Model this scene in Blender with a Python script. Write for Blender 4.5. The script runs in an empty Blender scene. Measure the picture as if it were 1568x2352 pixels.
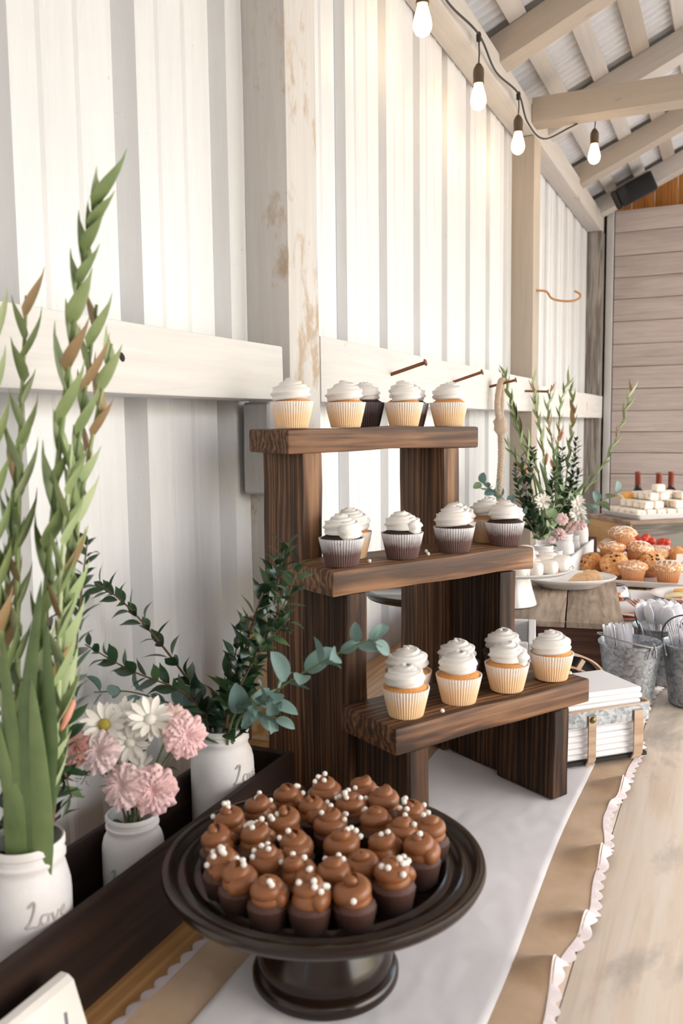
import bpy, bmesh, math, random
from mathutils import Matrix, Vector, Quaternion, noise
from math import pi, sin, cos, radians, sqrt, atan2
random.seed(7)
SC = bpy.context.scene
COL = SC.collection
T0 = 0.76            # table top height
WX = 0.16            # inner face of the metal wall

# ------------------------------------------------------------------ camera
cd = bpy.data.cameras.new('camera')
cam = bpy.data.objects.new('camera', cd); COL.objects.link(cam)
cd.sensor_fit = 'VERTICAL'; cd.sensor_height = 36; cd.sensor_width = 24
cd.lens = 2000 / 2352 * 36
cam.matrix_world = Matrix(((0.911337,-0.031026,0.410489,0),(0.411515,0.095174,-0.906420,0),(-0.010945,0.994977,0.099503,0),(0,0,0,1)))
cam.matrix_world.translation = (1.0, 0.0, 1.36)
cd.clip_start = 0.05
cd.dof.use_dof = True; cd.dof.focus_distance = 1.75; cd.dof.aperture_fstop = 6.3
SC.camera = cam

# ------------------------------------------------------------------ light
wd = bpy.data.worlds.new('sky'); SC.world = wd; wd.use_nodes = True
wn = wd.node_tree; bg = wn.nodes['Background']
sky = wn.nodes.new('ShaderNodeTexSky'); sky.sky_type = 'NISHITA'; sky.sun_disc = False
sky.sun_elevation = radians(48); sky.sun_rotation = radians(90); sky.air_density = 1.3; sky.dust_density = 4.0; sky.ozone_density = 1.0
hs = wn.nodes.new('ShaderNodeHueSaturation'); hs.inputs['Saturation'].default_value = 1.0
wn.links.new(sky.outputs[0], hs.inputs['Color']); wn.links.new(hs.outputs[0], bg.inputs[0])
bg.inputs[1].default_value = 0.5
sl = bpy.data.lights.new('sun', 'SUN'); sun = bpy.data.objects.new('sun', sl); COL.objects.link(sun)
sl.energy = 4.6; sl.angle = radians(1.5); sl.color = (1, .97, .93)
sun.rotation_euler = (0, radians(42), radians(10))
SC.view_settings.view_transform = 'Standard'; SC.view_settings.look = 'None'; SC.view_settings.gamma = 1
SC.view_settings.use_curve_mapping = False
SC.view_settings.exposure = 0.80

# ------------------------------------------------------------------ geometry helpers
class G:
    def __init__(s): s.v = []; s.f = []
    def add(s, v, f, M=None):
        o = len(s.v)
        s.v += [tuple(M @ Vector(p)) if M is not None else tuple(p) for p in v]
        s.f += [tuple(i + o for i in q) for q in f]
        return s
    def box(s, a, b, M=None):
        (x0, y0, z0), (x1, y1, z1) = a, b
        v = [(x0,y0,z0),(x1,y0,z0),(x1,y1,z0),(x0,y1,z0),(x0,y0,z1),(x1,y0,z1),(x1,y1,z1),(x0,y1,z1)]
        return s.add(v, [(0,3,2,1),(4,5,6,7),(0,1,5,4),(1,2,6,5),(2,3,7,6),(3,0,4,7)], M)
    def tube(s, pts, r, n=8, star=None, cap=True):
        pts = [Vector(p) for p in pts]; m = len(pts)
        rr = r if isinstance(r, (list, tuple)) else [r] * m
        t = [(pts[min(i+1, m-1)] - pts[max(i-1, 0)]).normalized() for i in range(m)]
        a = Vector((0,0,1)) if abs(t[0].z) < .9 else Vector((1,0,0))
        u = t[0].cross(a).normalized(); v = []; f = []
        for i in range(m):
            if i: u = (u - t[i] * u.dot(t[i])).normalized()
            w = t[i].cross(u)
            for k in range(n):
                q = 2*pi*k/n; R = rr[i]
                if star: R *= 1 + star[1] * cos(star[0]*q + star[2]*i/m)
                v.append(pts[i] + (u*cos(q) + w*sin(q)) * R)
        for i in range(m-1):
            for k in range(n):
                k2 = (k+1) % n
                f.append((i*n+k, i*n+k2, (i+1)*n+k2, (i+1)*n+k))
        if cap: f += [tuple(range(n))[::-1], tuple(range((m-1)*n, m*n))]
        return s.add(v, f)
    def lathe(s, prof, n=32, rad=None, M=None, sx=1, sy=1):
        v = []; f = []; rings = []
        for i, (r, z) in enumerate(prof):
            if r <= 1e-6: rings.append([len(v)]); v.append((0,0,z)); continue
            ring = []
            for k in range(n):
                q = 2*pi*k/n; R = r * (rad(q, i) if rad else 1)
                ring.append(len(v)); v.append((R*cos(q)*sx, R*sin(q)*sy, z))
            rings.append(ring)
        for a, b in zip(rings, rings[1:]):
            if len(a) == 1 and len(b) == 1: continue
            for k in range(n):
                k2 = (k+1) % n
                if len(a) == 1: f.append((a[0], b[k2], b[k]))
                elif len(b) == 1: f.append((a[k], a[k2], b[0]))
                else: f.append((a[k], a[k2], b[k2], b[k]))
        return s.add(v, f, M)
    def grid(s, fn, nu, nv, M=None):
        v = [fn(i/nu, j/nv) for j in range(nv+1) for i in range(nu+1)]
        f = [(j*(nu+1)+i, j*(nu+1)+i+1, (j+1)*(nu+1)+i+1, (j+1)*(nu+1)+i) for j in range(nv) for i in range(nu)]
        return s.add(v, f, M)
    def prism(s, poly, d0, d1, M=None):     # poly in local xz, extruded along y
        n = len(poly)
        v = [(x, d0, z) for x, z in poly] + [(x, d1, z) for x, z in poly]
        f = [tuple(range(n)), tuple(range(2*n-1, n-1, -1))] + [(i, i+n, (i+1) % n + n, (i+1) % n) for i in range(n)]
        return s.add(v, f, M)
    def mesh(s, smooth=40, fix=True):
        me = bpy.data.meshes.new('mesh'); me.from_pydata(s.v, [], s.f)
        if fix:
            b = bmesh.new(); b.from_mesh(me); bmesh.ops.recalc_face_normals(b, faces=b.faces); b.to_mesh(me); b.free()
        if smooth:
            me.shade_smooth()
            if smooth < 180: me.set_sharp_from_angle(angle=radians(smooth))
        return me

def ball(n=10, m=6, s=(1,1,1)):
    return G().lathe([(sin(pi*i/m) if 0 < i < m else 0, -cos(pi*i/m)) for i in range(m+1)], n).mesh(180) if s == (1,1,1) else \
        G().lathe([(sin(pi*i/m) if 0 < i < m else 0, -cos(pi*i/m)) for i in range(m+1)], n, M=Matrix.Diagonal((*s, 1))).mesh(180)

def basis(l, w, t, c=(0,0,0)):
    M = Matrix((Vector(l), Vector(w), Vector(t))).transposed().to_4x4(); M.translation = c
    return M
def frame(x, up=(0,0,1), c=(0,0,0)):       # x axis along given dir, z as near to up as it goes
    x = Vector(x).normalized(); up = Vector(up)
    y = up.cross(x)
    if y.length < 1e-4: y = Vector((0,1,0)).cross(x)
    y.normalize(); return basis(x, y, x.cross(y), c)
def rotz(a, c=(0,0,0)):
    M = Matrix.Rotation(a, 4, 'Z'); M.translation = c; return M
def at(*c): return Matrix.Translation(c)

WORLD = {}
_pc = {}
def painted_copy(me, m):
    if not me.materials: me.materials.append(m); return me
    if me.materials[0] == m: return me
    k = (me.name, m.name)
    if k not in _pc: c = me.copy(); c.materials.clear(); c.materials.append(m); _pc[k] = c
    return _pc[k]
def put(name, me, m=None, parent=None, M=None, **kw):
    if me is not None and m is not None: me = painted_copy(me, m)
    o = bpy.data.objects.new(name, me); COL.objects.link(o)
    M = M if M is not None else (WORLD[parent.name].copy() if parent else Matrix())
    WORLD[o.name] = M.copy()
    if parent:
        o.parent = parent; o.matrix_local = WORLD[parent.name].inverted() @ M
    else: o.matrix_world = M
    for k, v in kw.items():
        if v: o[k] = v
    return o
def sub(name, me, m, parent, L=None, **kw):     # placed in the parent's own space
    return put(name, me, m, parent, WORLD[parent.name] @ (L if L is not None else Matrix()), **kw)
def thing(name, label, cat, M=None, group=None, kind=None):
    return put(name, None, None, None, M if M is not None else Matrix(), label=label, category=cat, group=group, kind=kind)

_bc = {}
def board_mesh(L, W, T, bev=.003, wob=0, seed=0):
    key = (round(L,4), round(W,4), round(T,4), bev, wob, seed)
    if key in _bc: return _bc[key]
    b = bmesh.new(); bmesh.ops.create_cube(b, size=1)
    for v in b.verts: v.co = Vector((v.co.x*L, v.co.y*W, v.co.z*T))
    if wob:
        es = [e for e in b.edges if abs((e.verts[0].co - e.verts[1].co).x) > L*.5]
        bmesh.ops.subdivide_edges(b, edges=es, cuts=9, use_grid_fill=True)
        for v in b.verts:
            v.co += noise.noise_vector(Vector((v.co.x*9, v.co.y*4, seed*3.7 + v.co.z*4))) * wob
    if bev:
        es = [e for e in b.edges if len(e.link_faces) == 2 and e.calc_face_angle(0) > .6]
        bmesh.ops.bevel(b, geom=es, offset=bev, segments=2 if L*W > .02 else 1, affect='EDGES', profile=.6)
    me = bpy.data.meshes.new('mesh'); b.to_mesh(me); b.free()
    me.shade_smooth(); me.set_sharp_from_angle(angle=radians(35))
    _bc[key] = me; return me
def board(name, L, W, T, m, parent, M, bev=.003, wob=0, seed=0, **kw):   # M maps local (length, width, thickness) to world
    me = board_mesh(L, W, T, bev, wob, seed)
    return put(name, me, m, parent, M, **kw)

def spline(pts, n=12):
    P = [Vector(p) for p in pts]; P = [P[0]*2-P[1]] + P + [P[-1]*2-P[-2]]; out = []
    for i in range(1, len(P)-2):
        for k in range(n):
            t = k/n; a, b, c, d = P[i-1:i+3]
            out.append(.5*((2*b) + (c-a)*t + (2*a-5*b+4*c-d)*t*t + (3*b-a-3*c+d)*t**3))
    out.append(P[-2]); return out

# ------------------------------------------------------------------ materials
def nt(name):
    m = bpy.data.materials.new(name); m.use_nodes = True
    return m, m.node_tree, m.node_tree.nodes['Principled BSDF']
def N(t, typ, **kw):
    n = t.nodes.new(typ)
    for k, v in kw.items():
        if k in n.inputs.keys(): n.inputs[k].default_value = v
        else: setattr(n, k, v)
    return n
def ramp(t, src, stops):
    r = N(t, 'ShaderNodeValToRGB'); e = r.color_ramp.elements
    while len(e) < len(stops): e.new(.5)
    for q, (p, c) in zip(e, stops): q.position = p; q.color = (*c, 1) if not isinstance(c, (int, float)) else (c, c, c, 1)
    t.links.new(src, r.inputs[0]); return r.outputs[0]
def mix(t, fac, a, b, mode='MIX'):
    n = N(t, 'ShaderNodeMix', data_type='RGBA', blend_type=mode)
    for s, i in ((fac, 0), (a, 6), (b, 7)):
        if hasattr(s, 'links'): t.links.new(s, n.inputs[i])
        elif isinstance(s, (int, float)): n.inputs[i].default_value = s
        else: n.inputs[i].default_value = (*s, 1)
    return n.outputs[2]
def coords(t, scale=(1,1,1), rand=True, rot=(0,0,0)):
    tc = N(t, 'ShaderNodeTexCoord'); mp = N(t, 'ShaderNodeMapping'); mp.inputs['Scale'].default_value = scale; mp.inputs['Rotation'].default_value = rot
    src = tc.outputs['Object']
    if rand:
        oi = N(t, 'ShaderNodeObjectInfo'); ml = N(t, 'ShaderNodeMath', operation='MULTIPLY'); ml.inputs[1].default_value = 37.0
        t.links.new(oi.outputs['Random'], ml.inputs[0])
        va = N(t, 'ShaderNodeVectorMath', operation='ADD'); t.links.new(src, va.inputs[0]); t.links.new(ml.outputs[0], va.inputs[1]); src = va.outputs[0]
    t.links.new(src, mp.inputs[0]); return mp.outputs[0]
def nz(t, vec, scale, detail=4, rough=.55, dist=0):
    n = N(t, 'ShaderNodeTexNoise', Scale=scale, Detail=detail, Roughness=rough, Distortion=dist)
    t.links.new(vec, n.inputs['Vector']); return n.outputs[0]
def bump(t, b, h, strength=.3, dist=.002):
    n = N(t, 'ShaderNodeBump', Strength=strength, Distance=dist); t.links.new(h, n.inputs['Height']); t.links.new(n.outputs[0], b.inputs['Normal'])
def plain(name, c, rough=.5, metal=0, sub=0, var=0, coat=0, spec=.5, bmp=0, bscale=60):
    m, t, b = nt(name)
    b.inputs['Base Color'].default_value = (*c, 1); b.inputs['Roughness'].default_value = rough; b.inputs['Metallic'].default_value = metal
    b.inputs['Specular IOR Level'].default_value = spec; b.inputs['Coat Weight'].default_value = coat
    if sub: b.inputs['Subsurface Weight'].default_value = sub; b.inputs['Subsurface Radius'].default_value = (.01,.006,.004); b.inputs['Subsurface Scale'].default_value = .5
    if var or bmp:
        f = nz(t, coords(t), bscale, 4)
        if var: t.links.new(mix(t, f, tuple(max(0, x*(1-var)) for x in c), tuple(min(1, x*(1+var)) for x in c)), b.inputs['Base Color'])
        if bmp: bump(t, b, f, bmp, .002)
    return m
def wood(name, cols, grain=1.0, rough=.6, stretch=.06, bmp=.25, coat=0, wave=.3, big=8, spec=.4):
    """cols: four colours dark to light; grain runs along the object's x"""
    m, t, b = nt(name)
    v = coords(t, (stretch, 1, 1)); g = nz(t, v, 55*grain, 6, .6, 1.2); gb = nz(t, v, big*grain, 3, .5, 1.5)
    w = N(t, 'ShaderNodeTexWave', wave_type='BANDS', bands_direction='Y', Scale=22*grain, Distortion=14.0, Detail=3.0)
    w.inputs['Detail Scale'].default_value = 1.2; t.links.new(v, w.inputs['Vector'])
    a = mix(t, wave, g, w.outputs['Color']); vp = coords(t, (stretch*6, 1, 1)); a = mix(t, .5, a, mix(t, .5, gb, nz(t, vp, 7*grain, 5, .6, .8)))
    t.links.new(ramp(t, a, [(.28, cols[0]), (.44, cols[1]), (.56, cols[2]), (.74, cols[3])]), b.inputs['Base Color'])
    b.inputs['Roughness'].default_value = rough; b.inputs['Specular IOR Level'].default_value = spec; b.inputs['Coat Weight'].default_value = coat; b.inputs['Coat Roughness'].default_value = .2
    if bmp: bump(t, b, g, bmp, .0015)
    return m
def painted(name, paint, under, cover=.5, grain=1.0, dirt=(.5,.36,.22)):
    m, t, b = nt(name)
    v = coords(t, (.05, 1, 1)); g = nz(t, v, 70*grain, 6, .6, .6)
    v2 = coords(t, (.5, 1, 1)); p = nz(t, v2, 9, 7, .66, .3); d = nz(t, v2, 3.2, 6, .7)
    c0 = mix(t, ramp(t, g, [(.3, 0), (.7, 1)]), tuple(x*.88 for x in paint), paint)
    c1 = mix(t, ramp(t, p, [(cover+.10, 0), (cover+.17, 1)]), c0, under)
    c2 = mix(t, ramp(t, d, [(.64, 0), (.72, .8)]), c1, dirt)
    t.links.new(c2, b.inputs['Base Color']); b.inputs['Roughness'].default_value = .75; bump(t, b, g, .35, .0015)
    return m

# colours
def srgb(r, g, b): return tuple(((x/255+.055)/1.055)**2.4 if x > 10 else x/3294 for x in (r, g, b))
def M_white_metal():
    m, t, b = nt('white painted sheet metal')
    v = coords(t, (1,1,.12), rand=False); s = nz(t, v, 22, 6, .75); s2 = nz(t, coords(t, (1,1,.5), rand=False), 90, 3, .6)
    c = mix(t, ramp(t, s, [(.35, 0), (.7, 1)]), (.69,.70,.71), (.77,.775,.78))
    c = mix(t, ramp(t, s2, [(.73, 0), (.78, .7)]), c, (.33,.22,.15))
    t.links.new(c, b.inputs['Base Color']); b.inputs['Roughness'].default_value = .42; return m
def M_zinc():
    m, t, b = nt('galvanised steel')
    v = coords(t); vo = N(t, 'ShaderNodeTexVoronoi', Scale=170.0); t.links.new(v, vo.inputs['Vector'])
    n = nz(t, v, 35, 5, .6); a = mix(t, .5, vo.outputs['Color'], n)
    t.links.new(ramp(t, a, [(.3, (.22,.24,.26)), (.7, (.47,.50,.53))]), b.inputs['Base Color'])
    b.inputs['Metallic'].default_value = .75; b.inputs['Roughness'].default_value = .42; return m
def M_chalk():
    m, t, b = nt('distressed white chalk paint')
    v = coords(t); n = nz(t, v, 14, 6, .62); e = nz(t, v, 48, 5, .7)
    c = mix(t, ramp(t, n, [(.3, 0), (.65, 1)]), (.71,.66,.63), (.80,.79,.79))
    c = mix(t, ramp(t, e, [(.70, 0), (.74, .75)]), c, (.22,.18,.16))
    t.links.new(c, b.inputs['Base Color']); b.inputs['Roughness'].default_value = .7; bump(t, b, n, .15, .002); return m
def M_fabric(name, c, c2, sc=900, bmp=.5):
    m, t, b = nt(name)
    v = coords(t, rand=False)
    w1 = N(t, 'ShaderNodeTexWave', bands_direction='X', Scale=sc/6, Distortion=1.5, Detail=1.0); w2 = N(t, 'ShaderNodeTexWave', bands_direction='Y', Scale=sc/6, Distortion=1.5, Detail=1.0)
    t.links.new(v, w1.inputs['Vector']); t.links.new(v, w2.inputs['Vector'])
    a = mix(t, .5, w1.outputs['Color'], w2.outputs['Color']); n = nz(t, v, 18, 5, .6)
    a2 = mix(t, .45, a, n)
    t.links.new(ramp(t, a2, [(.25, c), (.7, c2)]), b.inputs['Base Color']); b.inputs['Roughness'].default_value = .9
    b.inputs['Sheen Weight'].default_value = .15; bump(t, b, a, bmp, .0006); return m
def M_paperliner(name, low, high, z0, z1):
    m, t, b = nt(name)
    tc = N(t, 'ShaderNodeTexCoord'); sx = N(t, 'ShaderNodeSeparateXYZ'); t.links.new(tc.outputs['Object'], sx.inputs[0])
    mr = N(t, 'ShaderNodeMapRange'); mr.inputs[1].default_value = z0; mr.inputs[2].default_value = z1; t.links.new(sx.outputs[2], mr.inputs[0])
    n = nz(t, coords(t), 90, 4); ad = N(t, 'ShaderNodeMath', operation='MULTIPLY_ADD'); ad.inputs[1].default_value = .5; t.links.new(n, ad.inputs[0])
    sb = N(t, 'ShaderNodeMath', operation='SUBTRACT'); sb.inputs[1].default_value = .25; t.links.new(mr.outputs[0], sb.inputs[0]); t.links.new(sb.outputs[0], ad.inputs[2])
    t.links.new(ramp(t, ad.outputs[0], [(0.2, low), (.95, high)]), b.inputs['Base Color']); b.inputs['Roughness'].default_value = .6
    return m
def M_leaf(name, c1, c2, rough=.4, trans=.25, spec=.5):
    m, t, b = nt(name)
    oi = N(t, 'ShaderNodeObjectInfo'); n = nz(t, coords(t), 40, 3)
    a = mix(t, .5, n, oi.outputs['Random'])
    t.links.new(ramp(t, a, [(.2, c1), (.8, c2)]), b.inputs['Base Color']); b.inputs['Roughness'].default_value = rough; b.inputs['Specular IOR Level'].default_value = spec
    b.inputs['Subsurface Weight'].default_value = 0
    return m
def M_speckle(name, base, spot, sc, lo, hi, rough=.6, bmp=.2):
    m, t, b = nt(name)
    v = coords(t); n = nz(t, v, sc, 3, .6)
    t.links.new(mix(t, ramp(t, n, [(lo, 0), (hi, 1)]), base, spot), b.inputs['Base Color']); b.inputs['Roughness'].default_value = rough
    bump(t, b, nz(t, v, sc*1.7, 4), bmp, .002); return m
def glass(name, c, rough=.03):
    m, t, b = nt(name); b.inputs['Base Color'].default_value = (*c, 1); b.inputs['Roughness'].default_value = rough
    b.inputs['Transmission Weight'].default_value = 1; b.inputs['IOR'].default_value = 1.45; return m

WM = M_white_metal(); ZN = M_zinc(); CH = M_chalk()
POST = painted('worn white paint on old post', (.64,.615,.585), (.45,.35,.26), .48)
GIRT = painted('worn white paint on girt', (.71,.69,.665), (.50,.39,.29), .53)
TAN = painted('dusty tan painted timber', (.50,.43,.355), (.38,.28,.20), .54)
EAVE = painted('pale weathered beam', (.62,.58,.53), (.43,.36,.29), .55)
GREYW = wood('weathered grey timber', [(.10,.08,.07), (.22,.19,.165), (.36,.33,.30), (.50,.47,.44)], 1, .85)
PLANKW = wood('whitewashed pine planks', [(.34,.29,.275), (.50,.425,.395), (.59,.505,.47), (.66,.585,.55)], .45, .8, .09, .2, 0, .12)
TRIMW = painted('grey white trim paint', (.60,.60,.60), (.42,.38,.34), .55)
ORANGEW = wood('orange stained pine', [(.30,.11,.02), (.48,.19,.04), (.58,.25,.06), (.70,.36,.12)], .7, .6)
CHAR = wood('charred pine', [(.008,.005,.004), (.045,.021,.011), (.155,.069,.029), (.40,.215,.10)], 1.1, .55, .05, .4, 0, .34, 10)
CHAR2 = wood('charred pine lighter', [(.016,.009,.006), (.08,.038,.019), (.22,.105,.048), (.46,.265,.135)], 1.1, .55, .05, .4, 0, .34, 10)
CHARD = wood('charred pine darkest', [(.005,.004,.003), (.022,.012,.008), (.085,.040,.02), (.27,.155,.085)], 1.3, .6, .045, .4, 0, .26, 9, .25)
ESP = plain('espresso lacquer', (.016,.008,.005), .2, spec=.4, var=.3)
TRAYW = wood('dark stained trough wood', [(.010,.006,.005), (.018,.010,.008), (.026,.014,.010), (.05,.025,.016)], 1, .55, .06, .2, 0, .3, 8, .2)
TBL = wood('honey table plank', [(.30,.145,.05), (.42,.22,.085), (.52,.29,.12), (.62,.38,.18)], .8, .38, .05, .15, .25)
def M_pale_plank():  # pale grain with broad greyer patches, for the right-hand boards
    m, t, b = nt('pale table plank')
    v = coords(t, (.06,1,1)); g = nz(t, v, 45, 6, .6, .8); v2 = coords(t, (.45,1,1), rand=False); s = nz(t, v2, 5.5, 6, .6, .6)
    c = ramp(t, g, [(.3, (.74,.60,.47)), (.5, (.83,.72,.60)), (.7, (.87,.79,.70))])
    c = mix(t, ramp(t, s, [(.54, 0), (.66, .8)]), c, (.40,.37,.32))
    t.links.new(c, b.inputs['Base Color']); b.inputs['Roughness'].default_value = .6; return m
PALETBL = M_pale_plank()
CRATE = wood('old crate boards', [(.11,.07,.045), (.26,.19,.14), (.42,.33,.255), (.55,.45,.36)], .6, .75, .10, .4, 0, .10)
CRATED = wood('dark crate boards', [(.035,.016,.011), (.075,.032,.021), (.13,.058,.037), (.24,.15,.11)], 1, .7, .05, .4)
PINE = wood('yellow pine', [(.34,.19,.075), (.46,.28,.12), (.54,.34,.16), (.60,.41,.21)], .55, .6, .12, .2)
CRATEG = wood('grey green stained crate', [(.05,.05,.045), (.13,.115,.095), (.22,.19,.16), (.16,.24,.21)], .7, .75, .07, .3)
WHITEW = painted('whitewashed box', (.74,.73,.74), (.45,.40,.36), .57)
BURLAP = M_fabric('burlap', (.40,.235,.115), (.78,.58,.40), 1500, .8)
LINEN = M_fabric('white cotton runner', (.70,.67,.68), (.82,.80,.82), 2600, .25)
LACE = plain('pale pink lace', (.84,.75,.76), .85, bmp=.4, bscale=500)
PORC = plain('white porcelain', (.82,.82,.83), .18, coat=.3)
FROST = plain('white buttercream', (.86,.83,.79), .5, sub=.15, bmp=.15, bscale=350)
CHOCF = plain('milk chocolate frosting', (.26,.095,.032), .38, sub=.05, bmp=.1, bscale=300, var=.12)
PEARL = plain('white sugar pearl', (.88,.84,.78), .25, coat=.4)
VCAKE = plain('golden cake crumb', (.68,.30,.085), .8, var=.3, bmp=.6, bscale=260)
CCAKE = plain('chocolate cake crumb', (.035,.014,.008), .8, var=.4, bmp=.6, bscale=260)
VLIN = M_paperliner('vanilla cupcake paper', srgb(246,210,165), srgb(243,234,226), .012, .042)
CLIN = M_paperliner('chocolate cupcake paper', srgb(104,78,74), srgb(226,226,230), .014, .042)
DLIN = M_paperliner('dark cupcake paper', srgb(60,44,44), srgb(120,110,115), .014, .05)
MLIN = M_paperliner('dark mini paper', srgb(38,22,18), srgb(78,46,36), .002, .03)
MUFLIN = M_paperliner('muffin paper', srgb(180,112,66), srgb(222,170,122), .0, .055)
MUFT = M_speckle('golden muffin top', srgb(214,140,74), srgb(232,182,128), 60, .45, .6, .7, .4)
CRUMB = M_speckle('crumble muffin top', srgb(212,150,98), srgb(246,228,208), 110, .5, .58, .8, .9)
CHIP = plain('dark chocolate chip', (.018,.010,.008), .35)
ICING = plain('white icing glaze', (.84,.78,.72), .3, sub=.1, var=.05, bscale=40)
WRAP = M_speckle('cream cheese with herb flecks', srgb(248,238,224), srgb(205,140,90), 95, .62, .68, .6, .2)
CHEDDAR = plain('orange cheddar', srgb(250,178,84), .45, sub=.1, var=.1)
PALECH = plain('pale cheese slice', srgb(246,222,170), .5, sub=.1)
HAM = M_speckle('sliced pink ham', srgb(226,136,106), srgb(238,190,160), 40, .5, .65, .35, .2)
HAMD = M_speckle('dark rim of sliced ham', srgb(196,110,84), srgb(222,160,130), 50, .45, .65, .35, .2)
BERRY = M_speckle('red strawberry', srgb(206,58,34), srgb(235,130,90), 130, .62, .70, .3, .2)
CARROT = plain('baby carrot orange', srgb(248,152,84), .45, var=.1)
CRACK = plain('tan cracker', srgb(235,195,150), .6, var=.1)
NAPKIN = plain('white paper napkin', (.82,.82,.84), .85)
PLASTIC = plain('white plastic cutlery', (.80,.80,.85), .28)
BLACKP = plain('black plastic', (.012,.012,.014), .35)
BLACKF = plain('black speaker grille', (.010,.010,.012), .8, bmp=.5, bscale=900)
RUST = plain('rusty steel', (.20,.075,.03), .75, var=.4)
RUSTL = plain('orange rusted hook', (.46,.22,.09), .7, var=.3)
CABLE = plain('dark rubber cable', (.03,.026,.022), .6)
CABLEG = plain('pale dusty cable', (.35,.32,.29), .6)
SOCKET = plain('brown bulb socket', (.10,.065,.035), .5)
ROPE = M_fabric('sisal rope', (.42,.30,.20), (.70,.56,.43), 2400, .8)
BAND = wood('bentwood strip', [(.34,.22,.15), (.46,.32,.225), (.54,.40,.29), (.60,.46,.35)], 1, .6, .1, .15)
BRASS = plain('aged brass', (.20,.17,.08), .4, .8)
LEATHER = plain('black inside of basket', (.012,.010,.010), .7)
OSB = M_speckle('oriented strand board', srgb(212,186,150), srgb(196,150,96), 26, .50, .58, .8, .3)
CARD = plain('white card', (.82,.79,.75), .8)
INK = plain('grey ink', (.22,.22,.26), .8)
EMB = plain('embossed lettering', (.52,.48,.47), .75)
CLEAR = glass('clear plastic', (.97,.98,1), .05)
WINE = glass('dark wine glass', (.025,.03,.02), .05)
FOIL = plain('red bottle foil', srgb(150,76,58), .45, .2)
AMBER = glass('amber bottle glass', (.20,.05,.02), .05)
GREEN = M_leaf('gladiolus green', (.13,.19,.06), (.30,.37,.16), .5)
GREENB = M_leaf('pale gladiolus green', (.26,.35,.15), (.46,.53,.30), .5)
BROWNT = M_leaf('browning sheath', (.22,.14,.06), (.40,.27,.13), .6)
SWORD = M_leaf('sword leaf green', (.05,.095,.03), (.17,.23,.09), .45)
PINKB = M_leaf('coral bud', (.62,.22,.14), (.75,.36,.27), .5)
MYRT = M_leaf('dark myrtle leaf', (.008,.028,.013), (.035,.085,.035), .28)
MYRTB = M_leaf('brighter myrtle leaf', (.03,.075,.03), (.085,.15,.06), .32)
EUC = M_leaf('blue green eucalyptus', (.10,.19,.175), (.22,.33,.30), .55)
EUCG = M_leaf('sage eucalyptus', (.17,.26,.12), (.30,.38,.22), .5)
TWIG = plain('brown twig', (.16,.09,.055), .7)
STEMG = plain('green stem', (.15,.20,.09), .6)
PETW = plain('white petal', (.86,.82,.76), .55, sub=.1)
PETP = M_leaf('pink petal', (.76,.44,.45), (.87,.70,.70), .6)
PETPB = M_leaf('coral pink petal', (.76,.38,.31), (.87,.64,.58), .6)
YDISC = plain('yellow flower centre', (.42,.34,.05), .8, bmp=.6, bscale=500)
GROUND = M_speckle('dry bright ground outside', (.44,.43,.42), (.37,.36,.345), 2, .4, .6, .9, .2)
FLOORM = plain('packed earth floor', (.27,.25,.235), .9, var=.2, bscale=4)

# ------------------------------------------------------------------ setting
YE = 5.52            # face of the plank partition at the far end
put('ground', G().box((-14,-16,-.12), (30,26,-.02)).mesh(0), GROUND, kind='structure')
put('floor', G().box((WX-.05,-3.2,-.02), (4.9,7.2,0)).mesh(0), FLOORM, kind='structure')

put('wall_near', G().box((WX-.05,-3.25,0),(4.95,-3.2,4.4)).mesh(0), TAN, kind='structure', label='closed board end of the barn behind the camera')
put('wall_right', G().box((4.9,-3.2,0),(4.95,-.9,3.2)).mesh(0), TAN, kind='structure', label='unseen piece of the far side wall, sized to shape the light')  # unseen wall, its length set to dim only the camera side
# metal wall: ribbed sheets, the ribs stand outward so they read as grooves from inside
PITCH, Y0 = .2585, .805
def prof(i):
    a = Y0 + i*PITCH
    return [(WX,a+.005), (WX-.036,a+.014), (WX-.036,a+.046), (WX,a+.062), (WX,a+.110), (WX+.0035,a+.116), (WX+.0035,a+.124), (WX,a+.130),
            (WX,a+.182), (WX+.0035,a+.188), (WX+.0035,a+.196), (WX,a+.202)]
wall = put('wall_left', None, None, kind='structure', label='white ribbed sheet metal wall of the barn')
for s in range(9):
    i0 = -12 + s*4
    if s == 8: i0 = 19
    pr = [p for i in range(i0, min(i0+4, 20)) for p in prof(i)]
    pr.append((WX, pr[-1][1] + .06)); pr = [(x - (.0012 if s % 2 else 0), min(y, 5.7)) for x, y in pr]
    g = G(); n = len(pr)
    for z in (0, 2.66): g.add([(x, y, z) for x, y in pr] + [(x-.0012, y, z) for x, y in pr], [])
    f = []
    for k in range(n-1): f += [(k, k+1, 2*n+k+1, 2*n+k), (n+k, 3*n+k, 3*n+k+1, n+k+1)]
    g.f = f
    put('metal_sheet', g.mesh(30, False), WM, wall)

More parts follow.
